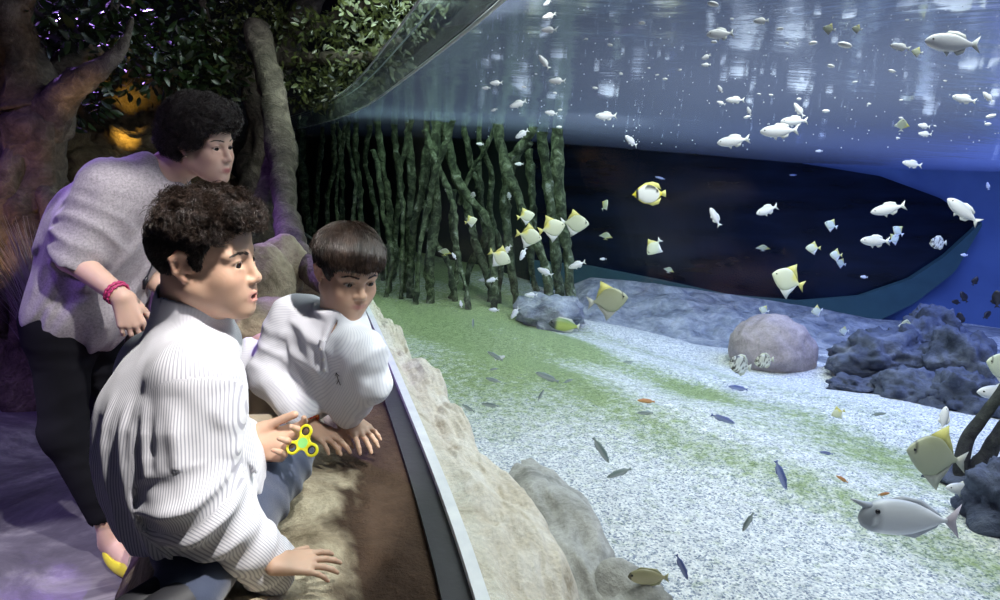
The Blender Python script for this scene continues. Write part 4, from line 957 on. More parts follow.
# rounded mounds along the far side
def mound(u0, u1, vtop, vbot, label, seed, m, dz=.5, amp=.14, deep=.45):
    a = PZ((u0+u1)/2, vbot, float(zsand(*PZ((u0+u1)/2, vbot, .3)[:2]))); zc = (a-np.array([0, 0, CZ]))@CF
    wdt = (u1-u0)/F*zc/2; top = P((u0+u1)/2, vtop, zc+deep*.5); h = max(.08, top[2]-.05)
    return rock('rock', (a[0], a[1]+deep*.55, .05), (wdt*1.05, deep, h), m, label, amp=amp, freq=1.8, sub=5, seed=seed)
mbl = rocky('bluish_rock', [(.3, (.12, .15, .22)), (.5, (.34, .38, .46)), (.72, (.62, .66, .74))], 7, .9, 1.0, .05, 26)
mdk = rocky('dark_slate_rock', [(.3, (.03, .04, .07)), (.55, (.11, .13, .20)), (.8, (.28, .31, .40))], 6, .85, .9, .03, 40)
mpk = rocky('pinkish_rock', [(.3, (.28, .24, .26)), (.6, (.44, .38, .40)), (.8, (.54, .48, .50))], 14, .9, .4, .01, 90)
us = np.linspace(545, 1080, 200); ts = np.linspace(0, 1, 70)
vc = np.interp(us, [545, 590, 640, 700, 760, 820, 870, 930, 990, 1080], [300, 278, 283, 290, 299, 309, 319, 323, 328, 340]); vb = np.interp(us, [545, 600, 680, 760, 840, 900, 960, 1010, 1080], [318, 338, 345, 350, 368, 392, 420, 440, 455])
V = []
for u, c_, b_ in zip(us, vc, vb):
    p0 = PZ(u, b_, .30); p0 = PZ(u, b_, float(zsand(p0[0], p0[1]))-.05); d = ray(u, c_); yw = wall_hit(u, c_, .16)[0]; e = yw-np.array([0, 0, CZ]); p1 = np.array([0, 0, CZ])+e*.97
    for t in ts:
        q = p0+(p1-p0)*t; q = np.array([q[0], q[1], p0[2]+(p1[2]-p0[2])*(t**.75)]); V.append(q)
    
V = np.array(V); tt2 = np.tile(ts, 200); V[:, 2] += (.05*fbm(V*[2.2, 2.6, 0]+3, 5)+.022*np.abs(fbm(V*[7, 9, 0], 4)))*np.clip(tt2*6, 0, 1)*np.clip((1.02-tt2)*6, .15, 1)
tag(mesh('rock_slope', V, grid_faces(200, 70), mbl), 'long low bluish rock slope under the dark window and blue wall', 'rock')
c = PZ(778, 362, .30); rock('boulder', (c[0], c[1]+.12, .34), (.235, .22, .20), mpk, 'rounded pinkish boulder on the sand below the dark window', amp=.10, freq=1.4, sub=5, seed=4)
c = PZ(553, 322, .34); rock('rock', (c[0], c[1]+.15, .36), (.22, .16, .13), mbl, 'pale blue rock at the foot of the roots', amp=.3, freq=2, sub=4, seed=8)
for k, (u, v, w_, h_, q) in enumerate([(890, 360, .24, .16, 'broad dark slate rock at the near left of the blue cluster'), (927, 354, .20, .20, 'dark slate rock in the middle of the blue cluster'), (940, 342, .22, .22, 'topmost rough slate rock of the blue cluster'), (970, 376, .20, .20, 'slate rock on the right shoulder of the blue cluster'), (927, 389, .18, .12, 'low slate rock at the front of the blue cluster'), (974, 404, .17, .15, 'upright slate rock at the front right of the blue cluster'), (867, 376, .12, .06, 'flat slate slab lying left of the blue cluster')]):
    c = PZ(u, v+22, .28); rock('rock', (c[0], c[1]+.10, .26+h_*.5), (w_, w_*.8, h_), mdk, q, amp=.32, freq=2.2, sub=5, seed=20+k, group='dark slate rocks under the blue wall', yaw=.5*k)
c = PZ(1000, 545, .33); rock('boulder', (c[0]+.06, c[1]+.06, .42), (.13, .12, .13), mdk, 'dark grey boulder cut by the right edge beside the driftwood', amp=.25, freq=2, sub=5, seed=41)
mdw = rocky('driftwood', [(.3, (.02, .022, .03)), (.6, (.07, .075, .07)), (.8, (.16, .17, .12))], 14, .9, .8, .02, 60)
c0 = PZ(962, 482, .34); zc = (c0-np.array([0, 0, CZ]))@CF
for pts, r, q in (([c0, P(962, 448, zc-.01), P(978, 424, zc-.03), P(995, 400, zc-.05), P(1015, 372, zc-.07)], [.026, .022, .019, .017, .014], 'mossy driftwood branch leaning up past the white fish'), ([c0+np.array([.03, 0, 0]), P(985, 456, zc-.03), P(1003, 430, zc-.06), P(1030, 395, zc-.08)], [.034, .026, .022, .018], 'second dark driftwood branch at the right edge, nearer the boulder')):
    s_ = spline(pts, 24); s_ += .006*np.stack([vnoise(s_*20+i*9) for i in range(3)], 1); V, Fc = tube_data(s_, np.interp(np.linspace(0, 1, 24), np.linspace(0, 1, len(r)), r), 12); V = V+.006*fbm(V*40, 2)[:, None]*unit([1, 1, 1])
    tag(mesh('driftwood_branch', V, Fc, mdw), q, 'driftwood', 'driftwood at the right edge')
rock('rock', c0+np.array([.02, .03, -.01]), (.12, .10, .055), mdk, 'dark base stone the driftwood branches stand on', amp=.35, freq=2.4, sub=4, seed=44)
# mangrove roots behind the glass
mr_ = rocky('mossy_root', [(.28, (.012, .018, .011)), (.46, (.06, .085, .05)), (.60, (.19, .245, .145)), (.72, (.62, .68, .60))], 17, .9, 1.0, .03, 60)
def root(pts, r0, r1, label, seed):
    s_ = spline(pts, 40); rg = np.random.default_rng(seed)
    s_ = s_+.035*np.stack([vnoise(s_*np.array([2.5, 2.5, 3.0])+seed*3.3+i*9) for i in range(3)], 1)*np.array([1, .6, .2])
    t = np.linspace(0, 1, 40); rad = .84*(r0+(r1-r0)*t)*(1+.22*np.array([float(vnoise(np.array([q*16, seed*1.7, 0.]))) for q in t])); V, Fc = tube_data(s_, rad, 12)
    V = V+.012*fbm(V*22+seed, 3)[:, None]*unit([1, .6, .2]); return tag(mesh('mangrove_root', V, Fc, mr_), label, 'root', 'mangrove roots behind the glass')
def yroot(u): return np.interp(u, [270, 300, 330, 380, 430, 480, 540, 580], [7.6, 6.6, 5.8, 5.15, 4.9, 4.75, 4.6, 4.5])
def rp(u, v, dy=0):
    d = ray(u, v); t = (yroot(u)+dy)/d[1]; return d*t+np.array([0, 0, CZ])
ROOTS = [  # pixel course top to bottom, radii
    ([(556, 92), (560, 150), (563, 210), (570, 262), (572, 300)], .050, .040, -.1, 'rightmost thick root, bluish, beside the dark window'),
    ([(546, 92), (545, 150), (550, 205), (556, 258), (560, 298)], .055, .040, .25, 'second thick root from the right edge of the clump'),
    ([(492, 92), (500, 140), (508, 180), (526, 222), (545, 262), (556, 300)], .045, .034, -.25, 'long root slanting down to the right behind the yellow fish'),
    ([(528, 140), (512, 160), (506, 200), (510, 250), (516, 310)], .045, .040, -.1, 'upright root rising beside the cluster of yellow fish'),
    ([(530, 92), (536, 118), (520, 148), (508, 160)], .036, .034, -.15, 'short forked root arching above the yellow fish'),
    ([(446, 92), (446, 138), (456, 172), (474, 200), (488, 226), (496, 262)], .042, .030, -.2, 'root curving down to the right from the middle of the clump'),
    ([(447, 100), (446, 150), (462, 190), (476, 232), (486, 270), (490, 300)], .038, .034, .05, 'root that forks below the middle of the clump'),
    ([(434, 78), (438, 140), (437, 200), (434, 250), (430, 300)], .040, .040, -.3, 'straight upright root at the middle of the clump'),
    ([(470, 92), (462, 120), (468, 160), (476, 188)], .030, .024, .2, 'thin root behind the slanting ones'),
    ([(418, 84), (428, 130), (424, 180), (416, 230), (412, 292)], .030, .034, -.25, 'lit root left of the straight upright one'),
    ([(455, 70), (450, 100), (442, 122), (430, 150), (424, 190)], .026, .022, 0, 'slim root crossing the upright ones'),
    ([(404, 88), (408, 130), (412, 180), (410, 240), (402, 296)], .030, .030, -.1, 'root with pale lit edge in the left half'),
    ([(392, 92), (396, 140), (400, 190), (396, 250), (390, 292)], .030, .030, .2, 'dark upright root in the left half'),
    ([(378, 100), (380, 150), (388, 200), (392, 244), (386, 290)], .032, .026, -.2, 'root with pale patches right above the younger boy'),
    ([(370, 96), (366, 150), (374, 210), (382, 262)], .026, .024, .2, 'dark slim root above the younger boy'),
    ([(358, 108), (358, 160), (364, 220), (370, 262)], .028, .024, -.1, 'upright root left of the younger boy\'s hair'),
    ([(346, 110), (344, 160), (342, 210), (348, 250)], .026, .024, .1, 'thin upright root near the far end of the panel'),
    ([(334, 116), (334, 160), (328, 205), (330, 250)], .026, .024, -.1, 'second thin root from the far end of the panel'),
    ([(322, 116), (320, 160), (316, 205), (314, 245)], .028, .024, .2, 'thin dark root nearest the far end of the panel'),
    ([(303, 116), (300, 160), (304, 205), (318, 244)], .06, .05, .3, 'pale lilac trunk seen at the far end of the panel'),
    ([(476, 160), (482, 200), (484, 240), (470, 262), (462, 300)], .028, .030, .3, 'root bending back to the left low down'),
    ([(530, 150), (534, 190), (532, 240), (536, 300)], .036, .030, .4, 'dark root hidden between the thick right ones'),
    ([(456, 190), (452, 230), (456, 262), (450, 300)], .024, .026, -.1, 'short root standing on the algae left of centre'),
    ([(424, 200), (430, 236), (446, 262), (452, 300)], .022, .026, -.2, 'low root leaning to the right over the algae'),
 ([(372, 150), (378, 180), (384, 214), (388, 250), (384, 290)], .020, .022, -.35, 'thin pale lit root crossing above the younger boy'),
    ([(414, 100), (404, 140), (398, 180), (404, 220), (400, 262)], .020, .020, -.35, 'thin root bowing to the left in front of the left half'),
    ([(428, 130), (440, 170), (452, 210), (458, 250), (468, 296)], .024, .022, -.35, 'thin root slanting right across the straight middle root'),
    ([(462, 100), (444, 150), (430, 190), (420, 240), (418, 294)], .024, .024, -.4, 'thin root slanting left across the straight middle root'),
    ([(352, 116), (350, 150), (356, 190), (354, 230), (358, 262)], .018, .018, -.3, 'thin lit root left of the younger boy hair'),
    ([(486, 100), (478, 140), (492, 176), (490, 214), (500, 250), (498, 296)], .024, .024, .1, 'wavy root between the two slanting ones'),
    ([(508, 94), (496, 128), (486, 150), (470, 172), (462, 205)], .024, .018, .05, 'branching root crossing behind the fork high up'),
    ([(338, 116), (340, 150), (336, 190), (340, 240)], .016, .016, -.3, 'hair thin root near the far end of the panel')]
for k, (px, r0, r1, dy, q) in enumerate(ROOTS):
    pts = [rp(u, v, dy) for u, v in px]; 
    if px[0][1] < 130: pts[0][2] = max(pts[0][2], 1.66)
    if px[-1][1] > 240: pts[-1][2] = min(pts[-1][2], .30)
    root(pts, r0, r1, q, 100+k)
# ---------------------------------------------------------------- trees and rocks outside the tank
mbk = rocky('bark', [(.28, (.035, .028, .024)), (.5, (.12, .095, .08)), (.75, (.27, .22, .18))], 9, .9, 1.0, .03, 50)
def limb(parent, name, pts, rad, n=18, m=mbk, seed=0, N=56, amp=.03):
    s_ = spline(pts, N); r = np.interp(np.linspace(0, 1, N), np.linspace(0, 1, len(rad)), rad); V, Fc = tube_data(s_, r, n)
    a = fbm(V*np.array([9, 9, 2.2])+seed, 4); cen = np.repeat(s_, n, 0); d = V-cen; V = cen+d*(1+amp*12*a)[:, None]; return mesh(name, V, Fc, m, parent)
tb = P(20, 300, 3.6)
tree = empty('tree', (tb[0], tb[1], 0), 'gnarled forked tree trunk lit amber at the far left behind the woman', 'tree')
limb(tree, 'trunk', [(tb[0]-.02, tb[1], -.02), P(22, 330, 3.6), P(30, 240, 3.6), P(34, 170, 3.6), P(36, 120, 3.55), P(32, 80, 3.5)], [.33, .26, .20, .17, .16, .06], 26, seed=1)
limb(tree, 'branch', [P(34, 110, 3.55), P(20, 55, 3.5), P(12, 20, 3.45), P(14, -20, 3.4), P(22, -60, 3.4)], [.17, .13, .10, .10, .09], seed=2)
limb(tree, 'branch', [P(44, 130, 3.55), P(62, 95, 3.45), P(88, 76, 3.4), P(112, 60, 3.4), P(124, 44, 3.42), P(132, 18, 3.5)], [.12, .085, .062, .052, .036, .010], seed=3)
limb(tree, 'branch', [P(40, 110, 3.6), P(66, 72, 3.7), P(92, 48, 3.8), P(108, 18, 3.9), P(118, -12, 4.0)], [.12, .09, .07, .05, .03], seed=4)
limb(tree, 'root_flare', [P(44, 190, 3.5), P(58, 225, 3.45), P(70, 275, 3.4), P(82, 325, 3.36)], [.05, .07, .09, .10], seed=5)
limb(tree, 'root_flare', [P(20, 150, 3.5), P(6, 200, 3.45), P(-6, 260, 3.4), P(-10, 330, 3.4)], [.05, .08, .10, .12], seed=6)
mleaf = {}
for nm, c1, c2 in (('green', (.006, .014, .004), (.026, .046, .012)), ('olive', (.012, .016, .005), (.085, .095, .028))):
    m, nt, b = newmat(nm+'_leaf'); b.inputs['Roughness'].default_value = .32; b.inputs['Specular IOR Level'].default_value = .6
    nt.links.new(ramp(nt, noise(nt, 7, 3), [(.35, c1), (.65, c2)]), b.inputs['Base Color']); mleaf[nm] = m
def leaves(parent, name, clumps, n, size, m, seed=0):
    rg = np.random.default_rng(seed); V = []; Fc = []
    prof = [(0, .0), (.25, .42), (.55, .5), (.85, .25), (1, 0)]
    for k in range(n):
        c, r = clumps[rg.integers(len(clumps))]; q = rg.normal(size=3); q = q/np.linalg.norm(q)*rg.random()**.4; p = np.asarray(c)+q*np.asarray(r)
        d = unit(q+rg.normal(size=3)*.8+np.array([0, 0, -.25])); s_ = unit(np.cross(d, rg.normal(size=3))); u = np.cross(s_, d); L = size*(.6+.8*rg.random()); o = len(V)
        for t, w_ in prof:
            for e in (-1, 0, 1): V.append(p+d*L*t+s_*e*w_*L*.42+u*L*(.10*abs(e)*w_-.18*t*t))
        for i in range(4):
            for j in range(2): Fc.append((o+i*3+j, o+i*3+j+1, o+(i+1)*3+j+1, o+(i+1)*3+j))
    return mesh(name, V, np.array(Fc), m, parent)
cl = [(P(u, v, z), (.30, .3, .22)) for u, v, z in ((90, 20, 3.9), (130, 40, 4.2), (60, 55, 3.9), (160, 70, 4.4), (50, 25, 3.7), (190, 30, 4.5), (60, 92, 4.0), (200, 70, 4.6), (95, 40, 4.1))]
leaves(tree, 'foliage', cl, 2300, .066, mleaf['green'], 3)
cl = [(P(u, v, z), (.14, .16, .11)) for u, v, z in ((78, 22, 3.5), (118, 8, 3.55), (90, 42, 3.6))]
leaves(tree, 'lit_leaves', cl, 150, .09, mleaf['green'], 4)
t2 = P(300, 230, 5.0)
tree2 = empty('tree', (P(255, 250, 5.2)[0], P(255, 250, 5.2)[1], 0), 'leafy tree overhanging the top edge of the panel behind the woman', 'tree')
limb(tree2, 'trunk', [(*P(262, 300, 5.2)[:2], 0), P(258, 200, 5.2), P(268, 130, 5.2), P(262, 90, 5.1), P(290, 40, 5.0), P(320, -20, 4.9)], [.22, .17, .15, .13, .10, .08], seed=8)
for k, pts in enumerate(([P(285, 60, 5.0), P(330, 58, 4.6), P(372, 56, 4.3), P(400, 40, 4.1)], [P(268, 95, 5.1), P(230, 60, 4.9), P(210, 30, 4.8), P(200, -10, 4.7)], [P(290, 40, 5.0), P(340, 15, 4.8), P(385, 0, 4.6)])):
    limb(tree2, 'branch', pts, [.06, .045, .03, .02][:len(pts)], 10, seed=20+k)
cl = [(P(u, v, z), (.22, .25, .15)) for u, v, z in ((330, 30, 4.6), (360, 50, 4.4), (395, 30, 4.2), (310, 70, 4.7), (345, 82, 4.5), (380, 62, 4.3), (300, 95, 4.9), (415, 10, 4.1), (370, 15, 4.4), (285, 25, 4.8), (330, 90, 4.6))]
leaves(tree2, 'foliage', cl, 2000, .052, mleaf['olive'], 5)
cl = [(P(u, v, z), (.20, .25, .17)) for u, v, z in ((215, 20, 4.8), (240, 45, 4.8), (212, 55, 4.7), (225, 80, 4.8), (250, 15, 4.7), (190, 45, 4.7), (235, 70, 4.9), (270, 20, 4.8), (205, 100, 4.8))]
leaves(tree2, 'foliage', cl, 1100, .052, mleaf['olive'], 6)
# buttress root and boulders on the ledge behind the younger boy
mbr = rocky('brown_boulder', [(.3, (.18, .145, .095)), (.5, (.40, .33, .23)), (.75, (.58, .49, .36))], 7, .9, .8, .02, 60)
for u, v, zc, r, sd, q in ((262, 285, 2.75, (.13, .14, .17), 51, 'tall rounded brown boulder between the boys'), (272, 325, 2.45, (.17, .15, .10), 52, 'flat cracked brown boulder between the boys\' shoulders'), (240, 330, 2.5, (.14, .15, .12), 53, 'brown boulder partly behind the older boy\'s face'), (282, 268, 3.0, (.12, .12, .15), 54, 'dark brown boulder rising behind the tall rounded one')):
    rock('boulder', P(u, v, zc), r, mbr, q, amp=.09, freq=1.3, sub=5, seed=sd, group='boulders on the ledge')
br_ = limb(None, 'buttress_root', [P(274, 155, 4.2), P(268, 190, 4.0), P(258, 215, 3.9), P(243, 240, 3.8), P(232, 262, 3.7), P(215, 285, 3.6)], [.06, .06, .065, .06, .06, .07], seed=61); tag(br_, 'pinkish brown root slanting down behind the two boys', 'root')
br_ = limb(None, 'buttress_root', [P(258, 30, 4.6), P(280, 140, 4.05), P(286, 215, 3.5), P(300, 255, 3.1), P(320, 278, 2.9), P(335, 290, 2.7)], [.09, .08, .065, .055, .05, .05], seed=62); tag(br_, 'dark root curving to the ledge behind the younger boy\'s head', 'root')
# pale grassy tuft at the foot of the tree
tf = P(40, 205, 3.2); gr = empty('grass_tuft', (tf[0], tf[1], 0), 'dim lilac grey grass tuft in front of the forked tree', 'plant'); V = []; Fc = []; rg = np.random.default_rng(9)
for k in range(520):
    a = rg.random()*6.28; b0 = np.array([tf[0]+.10*math.cos(a)*rg.random(), tf[1]+.10*math.sin(a)*rg.random(), 0.]); h = .75+.42*rg.random(); o = np.array([math.cos(a), math.sin(a), 0])*(.05+.22*rg.random()); o2 = len(V); sd = np.array([-math.sin(a), math.cos(a), 0])*.006
    for t in (0, .4, .75, 1): p_ = b0+o*t*t+np.array([0, 0, h*(t-.12*t*t*t)]); V += [p_-sd*(1-t*.9), p_+sd*(1-t*.9)]
    Fc += [(o2+2*i, o2+2*i+1, o2+2*i+3, o2+2*i+2) for i in range(3)]
mesh('blades', V, np.array(Fc), plain('grey_grass', (.22, .19, .22), .8), gr)
for k, (u, v, z, r, q) in enumerate(((118, 125, 5.5, (.5, .3, .55), 'amber lit rock face behind the woman\'s head'), (70, 165, 5.0, (.35, .3, .3), 'dark rock left of the amber lit one'), (150, 190, 5.2, (.6, .4, .5), 'dark rock low behind the woman\'s shoulder'))):
    rock('rock', P(u, v, z), r, rocky('amber_rock', [(.3, (.06, .045, .03)), (.6, (.28, .21, .12)), (.8, (.42, .33, .2))], 4, .9, 1, .05, 30), q, amp=.4, freq=1.8, sub=5, seed=70+k)
# ---------------------------------------------------------------- fish
M_FISH = vcolmat('fish_scales', .38, 0, .5, bscale=None)
M_FIN = vcolmat('fish_fin', .45, 0, .4)
M_FEYE = plain('fish_eye', (.006, .006, .007), .1)
def loft(xs, top, bot, wid, n=18, mid=None):
    X = np.linspace(0, 1, 26); S = lambda a: spline(np.column_stack([np.asarray(a, float)]*2), 26)[:, 0]
    x, t, b_, w_ = S(xs), S(top), S(bot), np.maximum(S(wid), .0008); a = np.arange(n)*2*math.pi/n
    zc = (t+b_)/2; h = np.maximum((t-b_)/2, .0008); V = []
    for i in range(26):
        c, s = np.cos(a), np.sin(a); V.append(np.stack([np.full(n, x[i]), w_[i]*np.sign(c)*np.abs(c)**.9, zc[i]+h[i]*s], 1))
    V = np.concatenate(V); Fc = [tuple(q) for q in grid_faces(26, n, True)]+[tuple(range(n)), tuple(25*n+j for j in range(n))[::-1]]
    return V, Fc
def fin(outline, thick=.010, y=0, splay=0):
    """thin tapering plate with a rounded section, outline in the x-z plane"""
    p = np.asarray(outline, float); m = len(p); c = p.mean(0); V = []
    for sy in (1, -1):
        for q in p: V.append((q[0], y+sy*thick*.12, q[1]))
    V.append((c[0], y+thick*.5, c[1])); V.append((c[0], y-thick*.5, c[1])); V = np.array(V); Fc = []
    for i in range(m):
        j = (i+1) % m; Fc += [(i, j, 2*m), (m+j, m+i, 2*m+1), (i, m+i, m+j, j)]
    if splay: V[:, 1] += splay*np.abs(V[:, 0]-p[:, 0].max())
    return V, Fc
SPEC = {}
def species(name, xs, top, bot, wid, fins, eye, colf, extra=None):
    SPEC[name] = dict(xs=xs, top=top, bot=bot, wid=wid, fins=fins, eye=eye, colf=colf, extra=extra)
lerp = lambda a, b, t: np.asarray(a)*(1-t[:, None])+np.asarray(b)*t[:, None]
def cl01(x): return np.clip(x, 0, 1)
def c_chromis(V): return lerp((.86, .86, .90), (.48, .50, .56), cl01((V[:, 2]-.03)/.12))
def c_moony(V): return lerp(lerp((.70, .75, .58), (.55, .58, .38), cl01((V[:, 2]-.05)/.25)), (.05, .05, .05), (np.abs(V[:, 0]-.37) < .018)*(V[:, 2] > .0)*.8)
def c_gold(V): return lerp((.74, .77, .58), (.84, .78, .20), cl01((-.02-V[:, 0])/.10)*cl01((V[:, 2]+.02)/.12))
def c_butter(V):
    r = np.sqrt(((V[:, 0]-.02)/.33)**2+((V[:, 2])/.27)**2); c = lerp((.84, .84, .82), (.90, .78, .06), cl01((r-.95)/.12))
    blk = ((np.abs(r-.83) < .13)*(V[:, 2] > .02)*(V[:, 0] < .14)); c = lerp(c, (.015, .015, .015), np.maximum(blk, (np.abs(V[:, 0]-.36) < .022))*1.0); return c
def c_uni(V):
    c = lerp((.78, .80, .86), (.50, .53, .60), cl01((V[:, 2]-.06)/.12)); h = cl01((V[:, 0]-.27)/.05); c = lerp(c, (.26, .29, .34), h*.8)
    return lerp(c, (.80, .82, .86), 1.0*((((V[:, 0]-.33)/.04)**2+((V[:, 2]+.03)/.035)**2) < 1))
def c_spot(V):
    n = vnoise(V*np.array([26, 6, 26])+3); c = lerp((.62, .62, .50), (.86, .86, .76), cl01((.1-V[:, 2])/.3)); return lerp(c, (.06, .055, .04), cl01((n-.12)/.12))
def c_dark(V): return np.tile((.03, .028, .032), (len(V), 1))+.02*vnoise(V*9)[:, None]
def c_grey(V): return lerp((.42, .47, .46), (.14, .20, .20), cl01((V[:, 2]+.02)/.09))
def c_tan(V): return lerp((.54, .48, .28), (.30, .28, .16), cl01((V[:, 2]+.02)/.16))*np.where((V[:, 0] > .40)[:, None], .25, 1)
def c_green(V): return lerp(lerp((.42, .52, .12), (.12, .22, .06), cl01((V[:, 2]+.0)/.16)), (.03, .045, .05), cl01((V[:, 0]-.22)/.08))
def c_blue(V): return lerp((.28, .34, .62), (.07, .10, .30), cl01((V[:, 2]+.02)/.08))
def c_red(V): return lerp((.70, .36, .14), (.42, .14, .05), cl01((V[:, 2])/.1))
oval = dict(xs=[.5, .44, .32, .14, -.06, -.22, -.33, -.38], wid=[.004, .045, .075, .085, .075, .05, .022, .012])
forkt = [(-.35, .030), (-.42, .085), (-.52, .16), (-.455, .0), (-.52, -.16), (-.42, -.085), (-.35, -.030)]
species('chromis', oval['xs'], [.005, .075, .135, .165, .15, .09, .045, .034], [-.005, -.065, -.125, -.165, -.15, -.09, -.045, -.034], oval['wid'],
        [('tail_fin', forkt, 0), ('dorsal_fin', [(.16, .15), (.06, .215), (-.10, .215), (-.24, .16), (-.27, .07), (-.10, .13)], 0), ('anal_fin', [(-.02, -.15), (-.10, -.22), (-.22, -.17), (-.26, -.07), (-.12, -.12)], 0), ('pelvic_fin', [(.16, -.15), (.08, -.25), (.04, -.16)], 0)], (.38, .030, .025), c_chromis)
mox = [.5, .45, .34, .16, -.04, -.20, -.30, -.36]
species('moony', mox, [.0, .085, .19, .29, .27, .15, .06, .036], [-.02, -.08, -.19, -.31, -.28, -.15, -.06, -.036], [.004, .03, .055, .065, .055, .035, .018, .010],
        [('tail_fin', [(-.34, .03), (-.42, .09), (-.53, .17), (-.48, .0), (-.53, -.17), (-.42, -.09), (-.34, -.03)], 0), ('dorsal_fin', [(.20, .26), (.02, .40), (-.12, .50), (-.15, .36), (-.23, .22), (-.30, .06), (-.08, .24)], 1), ('anal_fin', [(.20, -.28), (.02, -.42), (-.12, -.51), (-.15, -.36), (-.23, -.22), (-.30, -.06), (-.08, -.25)], 0)], (.40, .030, .030), c_moony)
SPEC['moony_big'] = dict(SPEC['moony'], colf=lambda V: c_moony(V)*np.array([.60, .59, .54]), fins=[(n, o, 11 if g == 0 else g) for n, o, g in SPEC['moony']['fins']])
SPEC['gold'] = dict(SPEC['moony'], colf=c_gold, fins=[(n, o, 1 if n != 'anal_fin' else 0) for n, o, g in SPEC['moony']['fins']])
species('butterflyfish', [.5, .44, .34, .16, -.04, -.22, -.33, -.38], [.006, .045, .17, .28, .29, .20, .08, .05], [-.02, -.05, -.15, -.27, -.28, -.20, -.08, -.05], [.006, .025, .05, .065, .058, .035, .016, .010],
        [('tail_fin', [(-.36, .05), (-.50, .11), (-.51, 0), (-.50, -.11), (-.36, -.05)], 1), ('dorsal_fin', [(.24, .24), (.10, .33), (-.12, .36), (-.30, .30), (-.37, .12), (-.22, .20), (0, .28)], 1), ('anal_fin', [(.10, -.27), (-.10, -.35), (-.28, -.30), (-.36, -.12), (-.22, -.20), (-.02, -.27)], 1)], (.37, .034, .04), c_butter)
species('unicornfish', [.44, .41, .33, .16, -.04, -.22, -.34, -.39], [.0, .06, .125, .165, .15, .085, .028, .020], [-.05, -.10, -.135, -.155, -.14, -.08, -.026, -.020], [.02, .045, .07, .08, .07, .045, .018, .010],
        [('tail_fin', [(-.37, .018), (-.44, .08), (-.52, .16), (-.475, .0), (-.52, -.16), (-.44, -.08), (-.37, -.018)], 2), ('dorsal_fin', [(.24, .14), (.05, .195), (-.15, .165), (-.31, .06), (-.33, .03), (-.12, .12), (.05, .155)], 3), ('anal_fin', [(.06, -.15), (-.10, -.175), (-.30, -.065), (-.32, -.03), (-.15, -.10)], 3), ('pectoral_fin', [(.20, -.02), (.10, .02), (.09, -.06), (.18, -.06)], 3)], (.315, .032, .055), c_uni, 'horn')
species('spotted_fish', [.5, .44, .34, .16, -.04, -.22, -.33, -.38], [.0, .10, .21, .30, .30, .20, .08, .05], [-.03, -.10, -.20, -.29, -.29, -.19, -.08, -.05], [.006, .035, .06, .075, .065, .04, .02, .012],
        [('tail_fin', [(-.36, .05), (-.50, .14), (-.51, 0), (-.50, -.14), (-.36, -.05)], 4), ('dorsal_fin', [(.22, .26), (.05, .37), (-.16, .36), (-.30, .22), (-.34, .08), (-.1, .27)], 4), ('anal_fin', [(.04, -.28), (-.10, -.36), (-.26, -.27), (-.33, -.09), (-.1, -.26)], 4)], (.39, .038, .05), c_spot)
species('damselfish', oval['xs'], [.01, .11, .19, .24, .22, .14, .07, .05], [-.01, -.10, -.18, -.24, -.22, -.14, -.07, -.05], oval['wid'],
        [('tail_fin', [(-.35, .05), (-.51, .14), (-.46, 0), (-.51, -.14), (-.35, -.05)], 5), ('dorsal_fin', [(.20, .22), (.02, .32), (-.20, .27), (-.32, .09), (-.1, .20)], 5), ('anal_fin', [(.0, -.22), (-.12, -.32), (-.26, -.22), (-.32, -.08), (-.12, -.19)], 5)], (.38, .040, .04), c_dark)
sl = dict(xs=[.5, .44, .32, .14, -.06, -.24, -.36, -.42])
for nm, cf, gi in (('wrasse', c_grey, 6), ('blue_wrasse', c_blue, 7)):
    species(nm, sl['xs'], [.0, .05, .085, .105, .10, .07, .045, .035], [-.01, -.045, -.085, -.105, -.10, -.065, -.04, -.03], [.004, .03, .045, .055, .05, .032, .016, .010],
        [('tail_fin', [(-.40, .03), (-.51, .075), (-.49, 0), (-.51, -.075), (-.40, -.03)], gi), ('dorsal_fin', [(.26, .095), (.20, .135), (-.25, .115), (-.34, .05), (-.1, .095)], gi), ('anal_fin', [(.0, -.10), (-.1, -.135), (-.28, -.10), (-.34, -.045), (-.15, -.085)], gi)], (.40, .024, .022), cf)
species('rabbitfish', sl['xs'], [.0, .09, .16, .20, .185, .12, .06, .045], [-.02, -.08, -.15, -.19, -.18, -.115, -.055, -.04], [.006, .045, .07, .08, .07, .045, .02, .012],
        [('tail_fin', [(-.40, .04), (-.51, .12), (-.485, 0), (-.51, -.12), (-.40, -.04)], 8), ('dorsal_fin', [(.28, .175), (.18, .24), (-.22, .21), (-.36, .07), (-.1, .17)], 8), ('anal_fin', [(.05, -.19), (-.06, -.235), (-.28, -.18), (-.36, -.06), (-.15, -.15)], 8)], (.40, .045, .04), c_tan)
SPEC['parrotfish'] = dict(SPEC['rabbitfish'], colf=c_green, fins=[(n, o, 9) for n, o, g in SPEC['rabbitfish']['fins']])
SPEC['red_fish'] = dict(SPEC['wrasse'], colf=c_red, fins=[(n, o, 10) for n, o, g in SPEC['wrasse']['fins']])
FINC = [(.80, .82, .80), (.72, .68, .22), (.58, .52, .60), (.50, .53, .60), (.62, .62, .45), (.03, .03, .035), (.30, .36, .36), (.14, .18, .42), (.44, .42, .24), (.62, .66, .56), (.6, .28, .1), (.52, .52, .46)]
KIND = {'moony_big': 'moonyfish', 'chromis': 'silver_fish', 'moony': 'moonyfish', 'gold': 'moonyfish', 'wrasse': 'wrasse', 'blue_wrasse': 'wrasse', 'red_fish': 'small_fish'}
PROTO = {}
